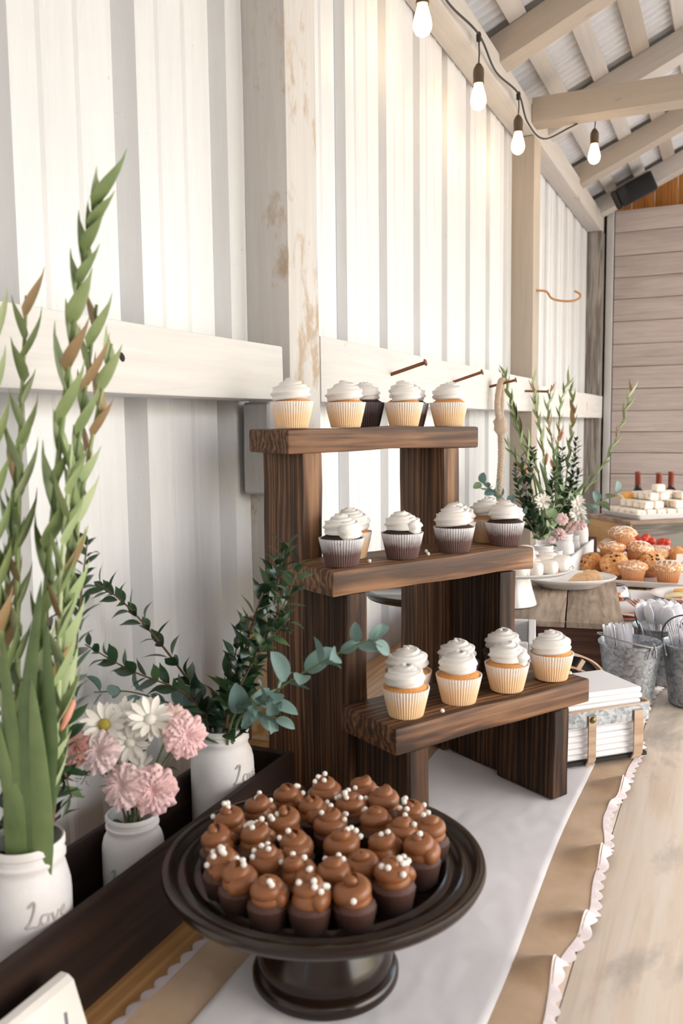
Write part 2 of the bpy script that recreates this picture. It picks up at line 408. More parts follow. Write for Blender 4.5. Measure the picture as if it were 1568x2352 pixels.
def beam(name, x, y, z, mat, axis='Y', bev=.004, wob=.0025, seed=1, **kw):
    (x0,x1),(y0,y1),(z0,z1) = x, y, z; c = ((x0+x1)/2,(y0+y1)/2,(z0+z1)/2); d = (x1-x0,y1-y0,z1-z0)
    if axis == 'Y': B = basis((0,1,0),(-1,0,0),(0,0,1),c); L,W,T = d[1],d[0],d[2]
    elif axis == 'Z': B = basis((0,0,1),(0,1,0),(-1,0,0),c); L,W,T = d[2],d[1],d[0]
    else: B = basis((1,0,0),(0,1,0),(0,0,1),c); L,W,T = d
    par = kw.pop('parent', None)
    return board(name, L, W, T, mat, par, B, bev, wob, seed, **kw)
beam('trim_1', (WX,.25), (1.435,1.56), (0,2.474), POST, 'Z', seed=1, kind='structure', label='worn white barn post behind the cupcake stand')
beam('trim_2', (WX,.25), (3.515,3.63), (0,2.474), TAN, 'Z', seed=2, kind='structure', label='tan barn post with a rusty hook')
beam('trim_3', (WX,.25), (5.405,5.50), (0,2.474), GREYW, 'Z', seed=3, kind='structure', label='bare grey corner post')
beam('trim_4', (WX+.002,.252), (-1.6,1.405), (1.405,1.502), GIRT, 'Y', seed=4, kind='structure', label='white painted wall board left of the post')
beam('trim_5', (WX+.002,.253), (1.562,3.513), (1.405,1.535), GIRT, 'Y', seed=5, kind='structure', label='white wall board with nails between the posts')
beam('trim_6', (WX+.002,.253), (3.632,5.50), (1.385,1.515), GIRT, 'Y', seed=6, kind='structure', label='far white wall board past the second post')
beam('trim_7', (WX+.004,.245), (-3,5.56), (2.475,2.58), EAVE, 'Y', seed=7, kind='structure', label='long eave beam carrying the string lights')
beam('trim_8', (WX+.01,.225), (1.395,1.433), (1.235,1.403), TRIMW, 'Z', seed=8, kind='structure', label='small grey cleat under the wall board')
beam('trim_9', (.246,5), (3.475,3.575), (2.508,2.60), TAN, 'X', seed=9, kind='structure', label='horizontal tie beam at the second post')
beam('trim_10', (.262,.300), (YE-.035,YE+.02), (0,2.62), TRIMW, 'Z', bev=.002, wob=.001, seed=10, kind='structure', label='grey white vertical trim at the plank partition')
put('knot_hole', G().lathe([(0,.0006),(.0032,.0006),(.006,.0002),(.0065,-.001)], 14, lambda q,i: 1+.15*sin(2*q), Matrix.Translation((0.2525,0.9489,1.4530)) @ Matrix.Rotation(pi/2,4,'Y')).mesh(60), plain('dark knot', (.03,.012,.01), .9), bpy.data.objects['trim_4'], Matrix(), label='dark knot hole')
ROOFS = .46
def rz(x): return 2.555 + ROOFS*(x-.25)
RX1 = 3.1
ceil = put('ceiling', None, None, kind='structure', label='corrugated metal roof on rafters and laths')
sl_ = Vector((1,0,ROOFS)).normalized(); nn = Vector((-ROOFS,0,1)).normalized()
for i, yr in enumerate((-1.94,-1.12,-.3,.52,1.34,2.16,2.98,3.80,4.62,5.33,6.1)):
    Ln = (RX1-.17)*sqrt(1+ROOFS**2); c = Vector(((.17+RX1)/2, yr+.05, rz((.17+RX1)/2)+.05))
    board('rafter', Ln, .10, .092, TAN if i % 2 == 0 else EAVE, ceil, basis(sl_, (0,1,0), nn, c), .004, .002, i)
    Lr = 2.05; c2 = Vector((RX1+.02+Lr/2*sl_.x, c.y, rz(RX1-.02-Lr/2*sl_.x)+.05)); board('rafter', Lr, .10, .092, TAN, ceil, basis((-sl_.x,0,sl_.z), (0,-1,0), (ROOFS*.908,0,.908), c2), .004, .002, i)
k = 0
for xs in [.30+.152*j for j in range(18)]:
    w = .062 + .008*((k*37) % 5)/5; k += 1
    for side in (0,1):
        if side and xs < 1.25: continue
        z = rz(xs) + .1 + .013; x = xs if not side else 2*RX1-xs
        n_ = nn if not side else Vector((-nn.x,0,nn.z)); s_ = sl_ if not side else Vector((-sl_.x,0,sl_.z))
        board('roof_lath', 8.6, w, .022, EAVE if k % 3 else TAN, ceil, basis((0,1,0), -s_, n_, (x, 2.3, z)), .002, 0, 0)
# corrugated sheets
for side in (0,1):
    me = None
    for j in range(11):
        if me is None:
            nu = 72
            def fn(u, w): return (w*(3.5 if not side else 2.15), -.41+u*.82, .008*sin(u*.82/.0512*2*pi))
            me = G().grid(fn, nu*2, 1).mesh(180, False)
        c = Vector((.02, -1.7+j*.8, rz(.02)+.135)) if not side else Vector((RX1+2.15*sl_.x-.05, -1.7+j*.8, rz(RX1-2.15*sl_.x+.05)+.135))
        B = basis(sl_, (0,1,0), nn, c) if not side else basis((-sl_.x,0,sl_.z), (0,-1,0), (-nn.x,0,nn.z), c)
        put('roof_sheet', me, WM, ceil, B)
# plank partition at the far end
back = put('wall_back', None, None, kind='structure', label='whitewashed plank partition at the far end')
zt = 2.605; hs_ = [.128,.137,.126,.126,.131,.135,.132,.132,.133,.126,.126]
k = 0
while zt > .02:
    h = hs_[k % len(hs_)]; h = min(h, zt-.002)
    board('plank', 1.7, h-.003, .022, PLANKW, back, basis((1,0,0), (0,0,-1), (0,1,0), (.305+.85, YE+.011+.002*(k % 3), zt-h/2)), .0025, .0012, k)
    zt -= h; k += 1
put('light_stop', G().box((.165,YE+.03,0),(2.0,YE+.045,2.6)).mesh(0), CRATED, back)  # added dark sheet, keeps light from leaking through the plank gaps
gab = put('wall_gable', None, None, kind='structure', label='orange stained gable boarding above the partition')
for j in range(15):
    x0 = .12+.13*j
    board('plank', min(1.6, .25+.5*x0), .127, .02, ORANGEW, gab, basis((0,0,1), (0,1,0) if 0 else (1,0,0), (0,1,0), (x0+.065, YE+.16, 2.5+min(1.6, .25+.5*x0)/2)), .002, 0, 0)

# ------------------------------------------------------------------ fixings on the wall
nm = G().tube([(0,0,0),(.088,0,0)], .0042, 8).lathe([(0,0),(.0082,0),(.0082,.003),(0,.003)], 10, M=Matrix.Translation((.088,0,0)) @ Matrix.Rotation(pi/2,4,'Y')).mesh(40)
for lab, y, z, tl in (('first long rusty nail, nearest the white post', 1.941,1.477,.29), ('second long rusty nail from the white post', 2.437,1.479,.30),
                  ('rusty nail holding the hanging rope', 2.845,1.480,.22), ('rusty nail just before the tan post', 3.37,1.482,-.05)):
    put('nail', nm, RUST, None, frame((1, .0, tl), c=(.2525,y,z)), label=lab, category='nail', group='nails in the wall board')
hk = spline([(.250,3.575,1.889),(.285,3.60,1.885),(.30,3.63,1.862),(.33,3.66,1.853),(.37,3.69,1.853),(.395,3.72,1.866),(.395,3.735,1.885),(.375,3.725,1.897)], 6)
put('wall_hook', G().tube(hk, .0045, 8).mesh(60), RUSTL, None, label='bent orange rusty hook screwed into the tan post', category='hook')
rp = thing('hanging_rope', 'looped sisal rope with a knot hanging from a nail', 'rope', at(.29,2.845,1.49))
def twist(pts, r, n=3):
    g = G(); P = spline(pts, 24)
    for s in range(n):
        g.tube([p + Vector((cos(i*.9+s*2*pi/n), sin(i*.9+s*2*pi/n), 0))*r*.55 for i, p in enumerate(P)], r*.62, 6)
    return g.mesh(60)
put('rope_tail', twist([(.29,2.845,1.36),(.292,2.85,1.25),(.288,2.845,1.14),(.29,2.85,1.0)], .0105), ROPE, rp, Matrix())
put('rope_loop', twist([(.29,2.836,1.36),(.285,2.822,1.42),(.29,2.832,1.485),(.295,2.845,1.503),(.29,2.858,1.485),(.285,2.87,1.42),(.29,2.856,1.36)], .0095), ROPE, rp, Matrix())
put('knot', G().lathe([(0,-.03),(.014,-.027),(.022,-.014),(.019,0),(.022,.014),(.014,.028),(0,.03)], 16, lambda q,i: 1+.12*sin(3*q+i)).mesh(60), ROPE, rp, at(.29,2.846,1.352))

# string lights
BULBGLASS = None
def M_bulb():
    m, t, b = nt('lit bulb'); b.inputs['Base Color'].default_value = (1,.9,.7,1)
    b.inputs['Emission Color'].default_value = (1,.72,.40,1); b.inputs['Emission Strength'].default_value = 5; return m
BULB = M_bulb()
FIL = nt('glowing filament'); FIL[2].inputs['Emission Color'].default_value = (1,.85,.6,1); FIL[2].inputs['Emission Strength'].default_value = 60; FIL = FIL[0]
bulbm = G().lathe([(0,-.098),(.008,-.097),(.017,-.091),(.0225,-.080),(.0235,-.070),(.021,-.055),(.016,-.038),(.0125,-.026),(.012,-.016)], 20).mesh(180)
sockm = G().lathe([(0,.034),(.006,.034),(.009,.030),(.0125,.024),(.0155,.018),(.0165,.004),(.0155,-.016),(.0165,-.018),(.0165,-.023),(0,-.023)], 18).mesh(40)
BULBS = [('first hanging bulb at the top of the picture, nearest one', .272,2.117,2.398), ('second hanging bulb along the eave beam', .272,2.624,2.383),
         ('third hanging bulb, beside the tan post', .272,3.138,2.394), ('hanging bulb under the tie beam, clear of the wall', .46,3.62,2.462)]
sl2 = thing('string_light', 'dark cable string of lit warm bulbs hung along the eave beam', 'string lights', at(.26,2.6,2.5))
bpos = []
for lab, x, y, z in BULBS:
    b = put('bulb', bulbm, BULB, sl2, at(x,y,z))
    put('socket', sockm, SOCKET, b, at(x,y,z))
    top = 2.50 if x < .4 else 2.545
    put('hanger', G().tube([(x,y,z+.03),(x+.002,y,z+.06),(x,y,top)], .0022, 6).lathe([(0,0),(.007,0),(.008,.018),(.005,.026),(0,.026)], 8, M=at(x,y,top-.02)).mesh(50), CABLE, b, Matrix())
    ld = bpy.data.lights.new('bulb_glow', 'POINT'); ld.energy = .22; ld.color = (1,.66,.34); ld.shadow_soft_size = .03
    lo = bpy.data.objects.new('bulb_glow', ld); COL.objects.link(lo); lo.location = (x+.012,y,z-.125)
cab = [(.256,1.2,2.53)] + [(.257,1.66,2.505),(.272,2.117,2.50),(.258,2.36,2.486),(.272,2.624,2.50),(.258,2.88,2.486),(.272,3.138,2.50),(.268,3.30,2.455),(.30,3.44,2.43),(.38,3.54,2.49),(.46,3.62,2.545),(.6,3.65,2.565),(.9,3.7,2.55),(1.4,3.8,2.59)]
put('cable', G().tube(spline(cab, 8), .0034, 6).mesh(60), CABLE, sl2, Matrix())

# speaker
d_ = Vector((.45,.0,.20)).normalized()
B = frame(d_, (0,-.25,1), (.447,5.20,2.635))
sp = thing('speaker', 'black loudspeaker mounted slanting under the roof in the corner', 'speaker', B)
sub('cabinet', board_mesh(.20,.10,.11,.012), BLACKP, sp, at(.01,0,0))
sub('grille', G().lathe([(.0,-.07),(.058,-.07),(.06,-.06),(.06,.06),(.058,.07),(0,.07)], 24, M=Matrix.Rotation(pi/2,4,'Y')).mesh(40), BLACKF, sp, at(.03,-.028,0) @ Matrix.Diagonal((1,.62,.95,1)))
sub('end_cap', board_mesh(.035,.104,.104,.008), plain('glossy black end cap', (.012,.010,.012), .15), sp, at(-.105,0,0))
sub('bracket', G().box((-.03,.04,-.02),(.03,.145,.02)).mesh(0), BLACKP, sp)

# ------------------------------------------------------------------ table
tb = thing('buffet_table', 'long wooden plank buffet table along the metal wall', 'table', at(.6,2.5,0))
xs = [.165,.30,.452,.60,.72,.852,1.02]
for i in range(6):
    w = xs[i+1]-xs[i]
    board('plank', 5.0, w-.0012, .035, TBL if i < 4 else PALETBL, tb, basis((0,1,0),(-1,0,0),(0,0,1),((xs[i]+xs[i+1])/2, 2.75, T0-.0175)), .0012)
for x in (.22,.95):
    for y in (.4,2.7,5.0): beam('leg', (x-.04,x+.04), (y-.04,y+.04), (0,T0-.035), TBL, 'Z', parent=tb, wob=0)
beam('apron', (.93,.955), (.3,5.15), (T0-.13,T0-.035), TBL, parent=tb, wob=0)
beam('apron', (.20,.225), (.3,5.15), (T0-.13,T0-.035), TBL, parent=tb, wob=0)

bur = thing('burlap_runner', 'brown burlap table runner edged with pale pink lace', 'table runner', at(.65,1.7,T0))
def bz(x, y):
    e = max(0, min(1, (x-.797)/.045)); e2 = max(0, min(1, (.50-x)/.05))
    w = sin(y*38+1.6*sin(y*7.1)+x*6) + .6*sin(y*71+.8-x*9)
    return T0 + .0025 + (max(0, w+.1)**1.3)*.0120*e + .0015*max(0, w)*e2
def bx(x, y): return x + (.007*sin(y*13) + .004*sin(y*31+x*9))*max(0, min(1, (x-.6)/.2))
put('cloth', G().grid(lambda u,v: (lambda x,y: (bx(x,y), y, bz(x,y)))(.455+u*.393, .28+v*2.9), 30, 420).mesh(180), BURLAP, bur, Matrix())
def lace(x0, sgn):
    g = G(); n = 240; yy = [.28+2.9*i/(n*4) for i in range(n*4+1)]; v = []; f = []
    for i, y in enumerate(yy):
        ph = abs(sin(pi*i/8)); w = .005 + .0065*ph
        z = bz(x0, y); X = bx(x0, y)
        v += [(X-sgn*.003, y, z+.0010), (X+sgn*.004, y, z*.7+(T0+.0015)*.3+.0006), (X+sgn*w, y, max(T0+.0012, z*.5+(T0+.001)*.5))]
    for i in range(len(yy)-1):
        for k in (0,1): f.append((3*i+k, 3*i+k+1, 3*i+k+4, 3*i+k+3))
    return g.add(v, f).mesh(180)
put('lace_trim', lace(.848, 1), LACE, bur, Matrix()); put('lace_trim', lace(.455, -1), LACE, bur, Matrix())
def wz(x, y):
    n = noise.noise(Vector((x*9+2, y*7, 0)))*.5 + noise.noise(Vector((x*5+y*16, y*5-x*9, 3)))*.5
    return T0 + .0062 + .0022*n*(1-.3*cos(y*4)) + .0008*noise.noise(Vector((x*50, y*50, 1)))
put('white_runner', G().grid(lambda u,v: (lambda x,y: (x+.003*sin(y*9)*(2*u-1), y, wz(x,y) if .005 < u < .995 else T0+.004))(.519+u*.27, .25+v*2.95), 60, 400).mesh(180), LINEN, None,
    label='white cotton runner laid on the burlap runner', category='table runner')
# ------------------------------------------------------------------ three-step cupcake stand
SU = Vector((.513,.858,0)).normalized(); SV = Vector((-SU.y, SU.x, 0))     # along the steps; towards the wall
TIERS = [('bottom', Vector((.594,1.063,.952)), .395), ('middle', Vector((.477,1.122,1.15)), .417), ('top', Vector((.369,1.197,1.355)), .40)]
st = thing('cupcake_stand', 'three-step stand of charred pine boards holding white frosted cupcakes', 'display stand', basis(SU, SV, (0,0,1), (.594,1.063,T0)))
for i, (nm_, fl, L) in enumerate(TIERS):
    W = .128; c = fl + SU*L/2 + SV*W/2 - Vector((0,0,.019))
    board('step_board', L, W, .038, (CHAR, CHAR2, CHAR2)[i], st, basis(SU, SV, (0,0,1), c), .004, .004, i+3)
    h = fl.z-.038-T0
    for s in (.045, L-.06):
        c = fl + SU*s + SV*(W/2+.001); c.z = T0+.0085+(h-.0085)/2
        board('leg', h-.0085, W-.003, .037, CHARD if i < 2 else CHAR2, st, basis((0,0,1), SV, -SU, c), .003, .002, i*2+int(s*10))

# ------------------------------------------------------------------ cupcakes
def pleat(n): return lambda q, i: 1 + (.022 if i else .012)*(1 if int(q/(2*pi)*2*n+.5) % 2 else -1)
linm = G().lathe([(0,.0004),(.0235,.0004),(.0245,.0015),(.0275,.014),(.0307,.028),(.0335,.0415),(.0338,.0425),(.0326,.041),(.030,.030)], 96, pleat(48)).mesh(0)
cakem = G().lathe([(.029,.028),(.0317,.037),(.0305,.042),(.022,.0475),(0,.050)], 32, lambda q,i: 1+.02*sin(5*q+i)).mesh(180)
def swirl(R0, H, turns, r0, r1, lobes=6, amp=.2, tw=9, n=18, per=26, a0=0, z0=0, lean=0):
    g = G(); P = []; R = []; m = int(per*turns)
    for i in range(m+1):
        t = i/m; a = a0 + 2*pi*turns*t; rad = R0*(1-t)**.75
        P.append((rad*cos(a)+lean*t, rad*sin(a), z0+H*t**1.05)); R.append(r0+(r1-r0)*t)
    R[0] *= .5; R[-1] *= .25; R[-2] *= .7
    g.tube(P, R, n, (lobes, amp, tw*turns) if lobes else None)
    g.lathe([(R0*1.25,z0-.004),(R0*1.3,z0),(R0*.8,z0+H*.6),(0,z0+H*.8)], 20)
    return g.mesh(180)
frm = [swirl(.0200,.0190,2.35,.0135,.0080, 8, .17, 3.2, 24, a0=a, z0=.0540, lean=l) for a, l in ((0,0),(1.7,.002),(3.6,-.002),(5,.001))]
fcnt = 0
def cupcake(label, p, kind, group):
    global fcnt; fcnt += 1
    a = random.random()*6.28; s = random.uniform(.97,1.03)
    t = thing('cupcake', label, 'cupcake', rotz(a, p) @ Matrix.Diagonal((s,s,s,1)), group)
    li = linm if kind == 'v' else linc if kind == 'c' else lind
    sub('liner', li, None, t); sub('cake', cakem if kind == 'v' else cakec, None, t)
    sub('frosting', frm[fcnt % 4], FROST, t, rotz(random.random()*6, (0,0,random.uniform(-.003,.001))))
linc = linm.copy(); lind = linm.copy(); cakec = cakem.copy()
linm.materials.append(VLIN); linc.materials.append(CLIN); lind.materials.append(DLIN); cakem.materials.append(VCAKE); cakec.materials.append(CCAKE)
ORD = ['first','second','third','fourth']
ROWS = {'bottom': ((.048,.148,.247,.347), 'vvvv', .036, (.098,.198,.297,None), 'vdd', .092),
        'middle': ((.041,.157,.266,.382), 'cccc', .036, (.097,None,.322,.395), 'vcvv', .092),
        'top': ((.030,.134,.258,.362), 'vvvv', .036, (None,.215,.318,None), 'vdc', .092)}
for (nm_, fl, L) in TIERS:
    s1, k1, o1, s2, k2, o2 = ROWS[nm_]
    for j, s in enumerate(s1):
        what = {'v':'vanilla','c':'chocolate'}[k1[j]]
        cupcake(f'{what} cupcake with white swirl, {ORD[j]} from the left in front row of {nm_} step', fl+SU*s+SV*o1, k1[j], f'cupcakes on the {nm_} step')
    for j, s in enumerate(s2):
        if s is None: continue
        what = {'v':'pale paper','c':'chocolate','d':'dark paper'}[k2[j]]
        cupcake(f'{what} cupcake half hidden in back row of {nm_} step, {ORD[j]} from the left', fl+SU*s+SV*o2, k2[j], f'cupcakes on the {nm_} step')
pearlm = ball(10, 6)
for lab, i, s, o in (('bottom',0,.095,.012),('middle',1,.088,.030),('middle',1,.205,.030),('middle',1,.222,.055),('bottom',0,.385,.030)):
    p = TIERS[i][1]+SU*s+SV*o+Vector((0,0,.0032))
    put('sugar_pearl', pearlm, PEARL, None, at(*p) @ Matrix.Scale(.0032,4), label=f'loose white sugar pearl lying on the {lab} step of the stand', category='sprinkle', group='loose sugar pearls on the stand')

# ------------------------------------------------------------------ dark cake stand with chocolate minis
PC = Vector((.612,.802,0))
cs = thing('cake_stand', 'dark espresso pedestal cake stand crowded with chocolate minis', 'cake stand', at(PC.x,PC.y,T0+.0075))
rim = [(0,.118),(.118,.118),(.124,.120),(.127,.125),(.130,.1265),(.134,.1235),(.139,.1235),(.143,.128),(.147,.1295),(.151,.1265),(.156,.127),(.160,.132),(.1655,.1345),(.170,.133),(.1715,.128),(.168,.121),(.150,.111),(.115,.104),(.085,.102),(.075,.098),(0,.098)]
sub('plate', G().lathe([(r,z+.002) for r,z in rim[::-1]], 96).mesh(50), ESP, cs)
sub('pedestal', G().lathe([(0,0),(.076,0),(.079,.004),(.079,.011),(.075,.015),(.071,.017),(.073,.021),(.072,.030),(.069,.038),(.062,.052),(.057,.064),(.0555,.074),(.058,.084),(.064,.091),(.072,.095),(.072,.101),(0,.101)], 72).mesh(50), ESP, cs)
MINI = [(.528,.875),(.566,.905),(.603,.928),(.512,.832),(.572,.855),(.610,.880),(.642,.908),(.502,.790),(.560,.808),(.607,.833),(.650,.858),(.684,.886),(.512,.746),(.548,.765),(.690,.842),(.716,.858),(.594,.768),(.641,.790),(.681,.806),(.583,.728),(.720,.812),(.543,.705),(.676,.762),(.622,.722),(.656,.735),(.572,.688),(.612,.676),(.652,.686),(.690,.706),(.713,.752)]
minic = G().lathe([(0,0),(.0150,0),(.0155,.001),(.0192,.021),(.0195,.024),(.016,.028),(0,.029)], 32, pleat(16)).mesh(40)
minif = [swirl(.0120,.0150,t_,.0088,.0066,0,0,0,12,24,a0=a,z0=.0315,lean=l) for t_, a, l in ((1.9,0,.002),(2.1,2,-.001),(1.6,4,.003),(1.3,1,.004),(2.0,5,0))]
from mathutils.bvhtree import BVHTree
FBV = [BVHTree.FromPolygons([v.co.copy() for v in m_.vertices], [tuple(p_.vertices) for p_ in m_.polygons]) for m_ in minif]
for i, (x, y) in enumerate(MINI):
    x = PC.x + (x-PC.x)*.97; y = PC.y + (y-PC.y)*.97
    rowd = y
    near = ('at the near edge of the plate' if i in (21,25,26,27,28) else 'on the far rim, against the stand leg' if i in (0,1,2,6) else 'on the wall side rim of the plate' if i in (3,7,12) else 'on the sunlit side rim of the plate' if i in (11,15,20,29) else 'in the middle of the plate')
    t = thing('mini_cupcake', '', 'cupcake', rotz(random.random()*6.28, (x,y,T0+.128)) @ Matrix.Scale(random.uniform(1.02,1.1),4), 'chocolate mini cupcakes on the dark stand')
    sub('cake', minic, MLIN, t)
    npearl = (2,7,4,9,3,5,1,6)[(i*5+2) % 8]
    bx_ = random.random()*6.28
    fr = rotz(random.random()*6); bv = FBV[i % 5]
    fo = sub('frosting', minif[i % 5], CHOCF, t, fr)
    for j in range(npearl):
        a = bx_ + random.gauss(0,1.1); q = random.uniform(.2,.96)*.0195
        h = bv.ray_cast(Vector((q*cos(a),q*sin(a),.1)), Vector((0,0,-1)))
        if h[0]: sub('sugar_pearl', pearlm, PEARL, fo, Matrix.Translation(h[0]+h[1]*.0018) @ Matrix.Scale(.0029,4))
    t['label'] = 'x'
MINILAB = ['behind the plate rim by the near jar, far left of the back edge','at the back edge, left of the stand leg','at the back edge, right before the stand leg','left rim, third back from the near one','second row from the back, left middle','second row from the back, right middle','at the back edge, right of the stand leg corner','left rim, second back from the near one',
 'middle left, heaped with pearls','middle of the plate, tall swirl','middle right, flat swirl','far right rim, back one','left rim, nearest one of three','just inside the left rim','right side, one in from the rim, pearl covered','right rim, behind the pearl topped one','centre, wide low swirl','centre right, pearls on its left','right of centre, one row from the rim','left of centre, single pearl','right rim, pearl topped','near left, second from the near row','near right, one row behind the front','front middle, second row, low ring swirl','front middle right, second row','near row, first from the left, pearl covered','near row, second from the left','near row, third from the left, tallest swirl','near row, fourth from the left','near row, fifth and last, sunlit right']
for o, l in zip([o for o in COL.objects if o.name.startswith('mini_cupcake')], MINILAB): o['label'] = 'chocolate mini ' + l

# second dark cake stand behind
c2 = thing('cake_stand', 'second dark cake stand, glimpsed behind the wooden stand legs', 'cake stand', at(.40,1.75,T0+.0075))
sub('plate', G().lathe([(0,.232),(.105,.232),(.110,.236),(.115,.238),(.121,.234),(.126,.239),(.128,.234),(.122,.225),(.10,.219),(.05,.216),(0,.216)][::-1], 64).mesh(50), ESP, c2)
sub('pedestal', G().lathe([(0,0),(.062,0),(.066,.006),(.05,.02),(.026,.05),(.02,.10),(.026,.17),(.045,.215),(0,.22)], 40).mesh(50), ESP, c2)

# ------------------------------------------------------------------ dark trough with jars of flowers
ty0, ty1, tx0, tx1, th = .28, 1.125, .298, .408, .112
tr = thing('flower_trough', 'long dark wooden trough holding white flower jars against the wall', 'planter box', at(.353,.7,T0))
def brd(name, a, b, m, par, bev=.0025, ax=None, wob=.0008, seed=0):
    d = [b[i]-a[i] for i in range(3)]; ax = ax or 'XYZ'[d.index(max(d))]
    return beam(name, (a[0],b[0]), (a[1],b[1]), (a[2],b[2]), m, ax, bev, wob, seed, parent=par)
brd('front_board', (tx1-.012,ty0,T0+.0005), (tx1,ty1,T0+th), TRAYW, tr); brd('back_board', (tx0,ty0,T0+.0005), (tx0+.012,ty1,T0+th), TRAYW, tr)
brd('end_board', (tx0+.0122,ty1-.014,T0+.0005), (tx1-.0122,ty1-.002,T0+th), TRAYW, tr); brd('end_board', (tx0+.0122,ty0+.002,T0+.0005), (tx1-.0122,ty0+.014,T0+th), TRAYW, tr)
brd('bottom_board', (tx0+.0122,ty0+.0142,T0+.0005), (tx1-.0122,ty1-.0142,T0+.009), TRAYW, tr)

def jar_profile(r, h, neck=.80):
    rn = r*neck
    return [(0,.0),(r*.86,.0),(r*.97,.004),(r,.014),(r,h*.66),(r*.985,h*.72),(r*.93,h*.78),(rn*1.03,h*.825),(rn,h*.84),(rn,h*.87),(rn*1.05,h*.885),(rn*1.05,h*.90),(rn,h*.91),(rn,h*.945),(rn*1.045,h*.955),(rn*1.045,h*.985),(rn*1.01,h),
            (rn*.95,h*.995),(rn*.93,h*.9),(r*.93,h*.7),(r*.93,.02),(0,.012)]
# strokes of the embossed script word on the jars (x, y in letter heights)
SCRIPT = [[(.15,.95),(.42,1.15),(.40,.8),(.20,.25),(.02,.05),(.25,.06),(.50,.02),(.62,.12)], [(.95,.42),(.74,.44),(.66,.2),(.78,.02),(.98,.12),(1.0,.34),(.95,.42),(1.1,.36)],
          [(1.18,.42),(1.26,.1),(1.34,.03),(1.52,.42)], [(1.66,.2),(1.86,.28),(1.84,.44),(1.68,.36),(1.66,.12),(1.80,.0),(2.02,.1)]]
def jar(label, p, r, h, ang, group='white jars in the dark trough', script=.58, neck=.82, seed=0):
    t = thing('mason_jar', label, 'jar', at(*p), group)
    gb = sub('glass_body', G().lathe(jar_profile(r,h,neck), 48).mesh(40), CH, t)
    if script:
        g = G(); s = r*.52; mid = 1.05
        for k in SCRIPT:
            P = spline([( (r+.0004)*cos(ang+(x-mid)*s/r), (r+.0004)*sin(ang+(x-mid)*s/r), h*script+y*s ) for x, y in k], 5)
            g.tube(P, .0013, 5)
        sub('embossed_script', g.mesh(60), EMB, gb)
    return t
ZB = T0+.0095
JA = (.351,1.015,ZB); JB = (.349,.815,ZB); JC = (.353,.640,ZB)
jar('white jar of myrtle and eucalyptus, largest in the trough, beside the stand', JA, .0445, .172, -.12)
jar('small white jar of daisies and pink carnations in the dark trough', JB, .0370, .128, -1.2, script=.40)
jar('white jar of tall gladiolus stalks in the near end of trough', JC, .0430, .176, -.33, neck=.86)

# ------------------------------------------------------------------ plants
def leaf_mesh(L, W, nu=6, nv=2, tip=1.6, base=.9, fold=.25, curl=.15, round_=False, wave=0):
    def fn(u, v):
        x = u; s = v*2-1
        w = sin(pi*min(1,max(0,x))**base)**(.55 if round_ else .8) * (1 if round_ else (1-x**3*.15))
        if not round_ and tip: w *= (1-x**(tip*3))
        w = max(w, .03)
        y = s*w*W/2
        return (x*L, y, abs(s)*w*W*fold + curl*L*(-(x-.5)**2*2+.5*0) + wave*W*sin(x*9)*s)
    return G().grid(fn, nu, nv*2).mesh(180, False)
LV = {'myrt': [leaf_mesh(.030,.0145,6,1,fold=.15), leaf_mesh(.026,.0130,6,1,curl=.25,fold=.15), leaf_mesh(.033,.0150,6,1,curl=.05,fold=.12)],
      'euc': [leaf_mesh(.040,.034,8,2,round_=True,fold=.12), leaf_mesh(.034,.028,8,2,round_=True,fold=.2,curl=.25), leaf_mesh(.028,.022,8,2,round_=True,fold=.1)],
      'eucl': [leaf_mesh(.056,.030,8,2,round_=True,fold=.16,curl=.12), leaf_mesh(.050,.025,8,2,round_=True,fold=.25,curl=.25), leaf_mesh(.044,.027,8,2,round_=True,fold=.1,curl=.05)],
      'bract': [leaf_mesh(.062,.021,6,1,base=.6,fold=.4,curl=-.12), leaf_mesh(.076,.024,6,1,base=.6,fold=.35,curl=-.18), leaf_mesh(.052,.019,6,1,base=.6,fold=.45,curl=-.1)],
      'sword': [leaf_mesh(.34,.024,12,1,base=.55,fold=.25,curl=-.06), leaf_mesh(.26,.022,12,1,base=.55,fold=.25,curl=.05)]}
_lm = {}
def lm(kind, i, m):
    k = (kind, i, m.name)
    if k not in _lm: me = LV[kind][i].copy(); me.materials.clear(); me.materials.append(m); _lm[k] = me
    return _lm[k]
CAMX = Vector((.911,.412,0))
def along(P, f):
    x = f*(len(P)-1); i = min(int(x), len(P)-2); return P[i].lerp(P[i+1], x-i), (P[i+1]-P[i]).normalized()
